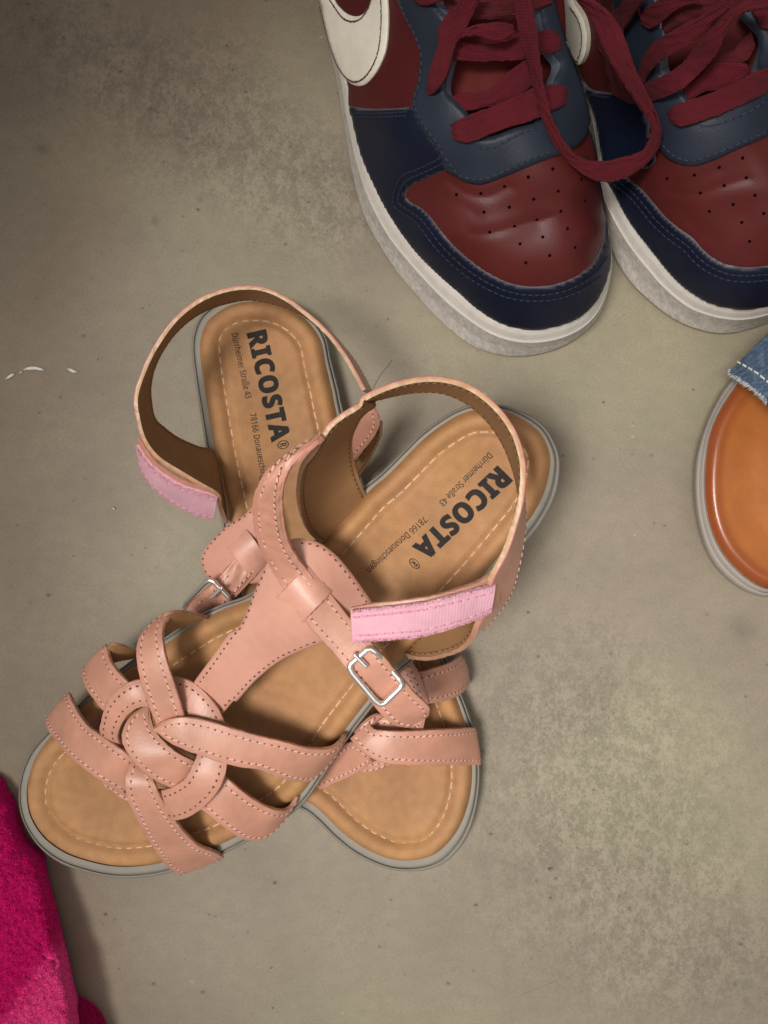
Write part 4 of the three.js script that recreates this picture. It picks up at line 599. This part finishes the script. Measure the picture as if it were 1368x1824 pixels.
  lace(root, on(N3([740, 660], [800, 620], [870, 560], [950, 475], [1100, 462], [1210, 480]), .001), on(N3([760, 780], [800, 740], [900, 680], [1010, 660], [1120, 610], [1240, 530]), .001));
  lace(root, on(N3([620, 850], [640, 815], [700, 778], [800, 740], [950, 690], [1100, 622], [1250, 550], [1380, 505], [1500, 480]), [.002, .004, .005, .005, .004, .004, .005, .005, .004]), on(N3([630, 885], [670, 922], [730, 936], [830, 910], [980, 860], [1120, 800], [1260, 730], [1380, 665], [1500, 620]), [.002, .004, .005, .005, .004, .004, .005, .005, .004]));
  lace(root, on(N3([400, 0], [420, 100], [470, 50], [560, 0], [640, -40]), .006), on(N3([440, 180], [500, 212], [590, 150], [700, 60], [880, 0]), .006));
  lace(root, on(N3([560, 160], [700, 70], [850, 10], [1000, -40]), .002), on(N3([620, 235], [760, 180], [900, 110], [1010, 40]), .002), { col: C(.10, .006, .010) });
  lace(root, on(N3([380, 600], [405, 540], [440, 430], [500, 340], [600, 262], [740, 190], [900, 100], [980, 20], [1000, -60]), [.007, .008, .010, .011, .011, .011, .012, .013, .013]), on(N3([440, 640], [460, 580], [520, 500], [620, 422], [760, 342], [860, 270], [970, 160], [1080, 60], [1120, -40]), [.007, .008, .010, .011, .011, .011, .012, .013, .013]));
  lace(root, on(N3([420, 640], [520, 590], [640, 540], [740, 460], [820, 360], [900, 262], [1000, 170], [1090, 90], [1200, 15], [1380, -30]), [.006, .008, .009, .009, .010, .012, .014, .015, .016, .016]), on(N3([500, 755], [620, 712], [740, 650], [830, 572], [920, 480], [990, 390], [1060, 235], [1120, 130], [1220, 88], [1380, 72]), [.006, .008, .009, .009, .010, .012, .014, .015, .016, .016]));
  lace(root, on(N3([80, 300], [150, 420], [185, 560], [220, 680], [350, 772]), .003), on(N3([140, 280], [230, 470], [290, 600], [380, 690], [440, 770]), .003), { col: C(.10, .006, .010) });
  lace(root, on(N3([330, -40], [280, 30], [215, 100], [195, 140], [180, 190]), .013), on(N3([460, -40], [420, 30], [350, 130], [290, 225], [260, 290]), .013));
  lace(root, on(N3([1240, 60], [1290, 150], [1320, 210]), .004), on(N3([1400, 70], [1400, 160], [1400, 230]), .004));
  settle(root);
}

// ---------------------------------------------------------------- slipper with the denim strap
{
  const root = thing('slipper', 'tan leather slipper with a frayed blue denim strap, next to the sneaker toe', 'slipper', 1400, 800);
  const far = px([1575, 1000], [1625, 900], [1655, 780], [1668, 640], [1660, 500], [1610, 390], [1520, 350], [1440, 400], [1400, 520], [1375, 620]);
  const bed = [...z8([400, 400], [350, 470], [290, 560], [242, 660], [212, 760], [196, 870], [189, 1000], [194, 1120], [212, 1230], [248, 1340], [302, 1440], [372, 1522], [452, 1592], [520, 1632], [580, 1650]), ...px([1420, 1049], [1500, 1042]), ...far];
  const rim = [...z8([372, 372], [300, 445], [245, 540], [196, 645], [155, 760], [128, 870], [118, 1000], [122, 1120], [142, 1260], [182, 1400], [242, 1510], [330, 1602], [420, 1662], [500, 1692], [575, 1702]), ...px([1420, 1065], [1505, 1058]), ...far.map(p => [p[0] + (p[0] > 1500 ? 14 : 0), p[1] + (p[1] > 900 ? 10 : 0)])];
  const n = 260, b = loop3(bed.map(p => [p[0], p[1], 0]), n), r = loop3(rim.map(p => [p[0], p[1], 0]), n), L = (k, h) => b.map((p, i) => [lerp(p[0], r[i][0], k), lerp(p[1], r[i][1], k), h]);
  loft('sole', root, [L(.7, .0006), L(.95, .002), L(1, .006), L(.97, .013), L(.82, .0165), L(.55, .018), L(.45, .0172), L(.3, .0182), L(.05, .0195), L(-.15, .0150)], M.sole, k => k === 6 ? C(.2, .17, .15) : C(.36, .315, .275), true, true);
  const hb = (x, y) => .0205;
  sheet('footbed', root, bed, hb, { mat: M.bed, col: (x, y) => { const d = distTo(x, y, bed), k = smooth(6, 42, d); return C(lerp(.28, .42, k), lerp(.066, .135, k), lerp(.016, .034, k)); }, edge: C(.15, .04, .012), var_: .12, cell: 6, prof: d => -.003 * Math.pow(1 - Math.min(1, d / 12), 2) + .001 * Math.exp(-(((d - 18) / 8) ** 2)) - .0025 * smooth(20, 90, d), skirt: .003 });
  const hD = tps([[1302, 665, .027], [1335, 630, .036], [1368, 600, .042], [1330, 680, .036], [1368, 715, .043], [1430, 745, .050], [1430, 620, .054], [1510, 780, .046], [1510, 610, .048], [1590, 800, .034], [1590, 640, .034], [1650, 830, .019], [1640, 690, .019]]);
  const denimT = tex(512, (u, v) => { const tw = Math.sin((u + v) * 6.283 * 64) * .5 + .5, s = per(u, v, 14) * .5 + per(u, v + .3, 40) * .5, w = .35 + .35 * tw + .35 * s; return [lerp(38, 128, w) + 12 * (rnd() - .5), lerp(62, 148, w) + 12 * (rnd() - .5), lerp(98, 166, w) + 12 * (rnd() - .5)]; }, true, 1 / .03);
  M.denim = phys({ map: denimT, roughness: .95, bumpMap: weave, bumpScale: .0003, side: THREE.DoubleSide });
  const low = z8([338, 352], [400, 392], [460, 432], [520, 482], [567, 530]);
  const dn = sheet('denim_strap', root, [...low, ...px([1430, 765], [1510, 812], [1580, 835], [1640, 840], [1662, 800], [1655, 720], [1620, 650], [1540, 590], [1440, 562], [1390, 580]), ...z8([567, 128], [500, 190], [440, 252], [395, 302])], hD, { mat: M.denim, col: C(.8, .8, .8), edge: C(1.5, 1.5, 1.4), t: .0022, edgeW: 7, cell: 4, skirt: .002, var_: .2 });
  const s = new Seam(); seamOn(s, z8([405, 282], [450, 310], [520, 352], [600, 412]), hD, .0023, { step: .0034, dash: .0024, wid: .0007, hgt: .0003, thread: C(.75, .70, .62), jit: .1 }); s.build(dn, M.thread);
  const fr = [], fi = [], fc = [], ln = line2(low, 1.2);                // frayed threads along the cut
  for (const p of ln) for (let k = 0; k < 5; k++) {
    const a = P(p[0] + (rnd() - .5) * 3, p[1] + (rnd() - .9) * 8, hD(p[0], p[1]) + .0023 - .002 * rnd() ** 2), d = V3(-.6 + 1.1 * (rnd() - .5), -.3 * rnd(), 1 * rnd() + .1).normalize().multiplyScalar(.0008 + .0012 * rnd()), w = V3(.00014, 0, .00010), i = fr.length / 3, q = .5 + .5 * rnd();
    for (const v of [a.clone().add(w), a.clone().sub(w), a.clone().add(d)]) fr.push(v.x, v.y, v.z), fc.push(.55 * q, .60 * q, .60 * q); fi.push(i, i + 1, i + 2);
  }
  const f = mesh('fringe', geo(fr, fi, fc), M.hookFibre, dn); f.userData.kind = 'stuff';
  settle(root);
}
// ---------------------------------------------------------------- magenta cloth
{
  const root = thing('fleece_cloth', 'bright magenta fleece cloth lying folded beside the sandal toe', 'cloth', 40, 1650);
  const edge = MG([60, 105], [110, 190], [150, 340], [215, 480], [318, 575], [345, 700], [375, 820], [410, 960], [450, 1130], [490, 1290], [530, 1480], [570, 1640], [600, 1824]);
  const out = [[-30, 1370], [2, 1385], ...edge, [165, 1900], [160, 2000], [-80, 2000], [-160, 1800], [-150, 1500], [-90, 1390]];
  const hM = tps([[-90, 1400, .012], [0, 1410, .010], [30, 1440, .009], [20, 1480, .014], [60, 1530, .014], [75, 1500, .004], [75, 1560, .018], [40, 1650, .024], [0, 1560, .020], [80, 1640, .022], [100, 1740, .026], [130, 1800, .026], [40, 1760, .026], [0, 1850, .027], [-100, 1700, .024], [100, 1950, .028], [150, 1950, .028]]);
  const fold = crease([{ p: MG([20, 1824], [60, 1760], [150, 1620], [250, 1480], [330, 1380]), a: -.0022, w: 10 }, { p: MG([320, 1330], [400, 1370], [390, 1440]), a: -.003, w: 4 }]);
  const poly = outline2(out, 4), drop = (x, y, pl, R, a) => a * Math.pow(1 - Math.min(1, distTo(x, y, pl) / R), 2.2);
  const hC = (x, y) => Math.max(.0012, (hM(x, y) + fold(x, y) + .0005 * n2(x / 18, y / 18) + .0007 * n2(x / 50 + 3, y / 50)) * (1 - drop(x, y, poly, 30, .85)));
  const side = (x, y) => smooth(-26, 26, (x - 14.6) * .81 + (y - 1808) * .59 + 6 * n2(x / 25, y / 25));      // the flap beyond the fold is a paler magenta
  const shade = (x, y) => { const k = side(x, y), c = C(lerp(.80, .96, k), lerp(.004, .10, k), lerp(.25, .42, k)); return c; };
  const prof = () => 0;
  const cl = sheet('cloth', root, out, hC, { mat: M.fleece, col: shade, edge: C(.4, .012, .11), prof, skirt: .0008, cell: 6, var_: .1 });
  const pile = (par, n, pick, hf, cf) => {
    const pos = [], idx = [], col = [];
    for (let i = 0; i < n; i++) { const [x, y] = pick(); const b = P(x, y, hf(x, y)), dir = V3((rnd() - .5) * 1.2 + .25, .8, (rnd() - .5) * 1.2 + .3).normalize().multiplyScalar(.0007 + .0006 * rnd()), a = rnd() * 6.28, w = V3(Math.cos(a) * .0002, 0, Math.sin(a) * .0002), k = pos.length / 3, c = cf(x, y), q = .88 + .24 * rnd(); for (const v of [b.clone().add(w), b.clone().sub(w), b.add(dir)]) { pos.push(v.x, v.y, v.z); col.push(c.r * q, c.g * q, c.b * q); } idx.push(k, k + 1, k + 2); }
    const o = mesh('pile', geo(pos, idx, col), M.hookFibre, par); o.userData.kind = 'stuff';
  };
  pile(cl, 60000, () => { for (;;) { const x = -20 + 180 * rnd(), y = 1372 + 470 * rnd(); if (inside(x, y, poly)) return [x, y]; } }, hC, shade);
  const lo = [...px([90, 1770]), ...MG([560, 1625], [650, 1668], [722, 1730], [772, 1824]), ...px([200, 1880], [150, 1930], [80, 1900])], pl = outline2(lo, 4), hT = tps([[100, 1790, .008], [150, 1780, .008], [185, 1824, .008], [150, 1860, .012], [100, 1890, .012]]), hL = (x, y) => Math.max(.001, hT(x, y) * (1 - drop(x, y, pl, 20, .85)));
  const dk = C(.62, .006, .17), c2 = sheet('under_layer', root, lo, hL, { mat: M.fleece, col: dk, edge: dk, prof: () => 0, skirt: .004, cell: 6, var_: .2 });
  const p2 = outline2(lo, 4); pile(c2, 22000, () => { for (;;) { const x = 90 + 110 * rnd(), y = 1770 + 110 * rnd(); if (inside(x, y, p2)) return [x, y]; } }, hL, () => dk);
  settle(root);
}
// ---------------------------------------------------------------- bits on the floor
function fleck(pts, w, label, h = .0005) {
  const a = [], b = [], m = pts.length; pts.forEach((p, i) => { const q = pts[Math.min(m - 1, i + 1)], r = pts[Math.max(0, i - 1)], dx = q[0] - r[0], dy = q[1] - r[1], l = Math.hypot(dx, dy), k = .72 * w * (i === 0 || i === m - 1 ? .2 : .75 + .4 * rnd()); a.push([p[0] - dy / l * k, p[1] + dx / l * k, h]); b.push([p[0] + dy / l * k, p[1] - dx / l * k, h]); });
  const g = new THREE.Group(); const o = strap('paint_fleck', g, a, b, { t: .0006, col: C(.66, .64, .60), edge: C(.6, .58, .55), mat: M.chip, stitch: 0, lining: false, crown: .0002, step: 2, m: 3 });
  scene.add(o); o.userData = { label, category: 'fleck' };
}
M.chip = phys({ roughness: .7 });
const Fz = reg(0, 560, 5.7);
fleck(Fz([240, 562], [300, 548], [360, 546], [410, 556], [450, 566]), 3.1, 'long curved white paint fleck, the largest on the bare floor');
fleck(Fz([55, 660], [90, 638], [125, 615], [150, 605]), 2.6, 'small slanting white paint fleck at the outer end of the curved row');
fleck(Fz([690, 552], [720, 566], [750, 578], [788, 584]), 2.9, 'short white paint fleck at the inner end of the curved row');
fleck(Fz([195, 600], [215, 590], [235, 578]), 1.6, 'tiny white paint chip between the slanting and the long curved fleck');
fleck(px([201, 903], [203, 906], [206, 907]), 1.6, 'tiny white chip on the floor below the hook tape end');
{
  const g = new THREE.TubeGeometry(new THREE.CatmullRomCurve3(Qv([640, 400], [690, 300], [760, 190], [850, 80], [900, 10]).map(p => P(p[0], p[1], .0004))), 40, .00007, 5);
  const o = mesh('hair', g, new THREE.MeshStandardMaterial({ color: C(.12, .10, .08), roughness: .6 }), scene); o.userData = { label: 'fine dark hair lying on the floor between the sandals and the sneaker', category: 'hair' };
}
renderer.render(scene, camera);
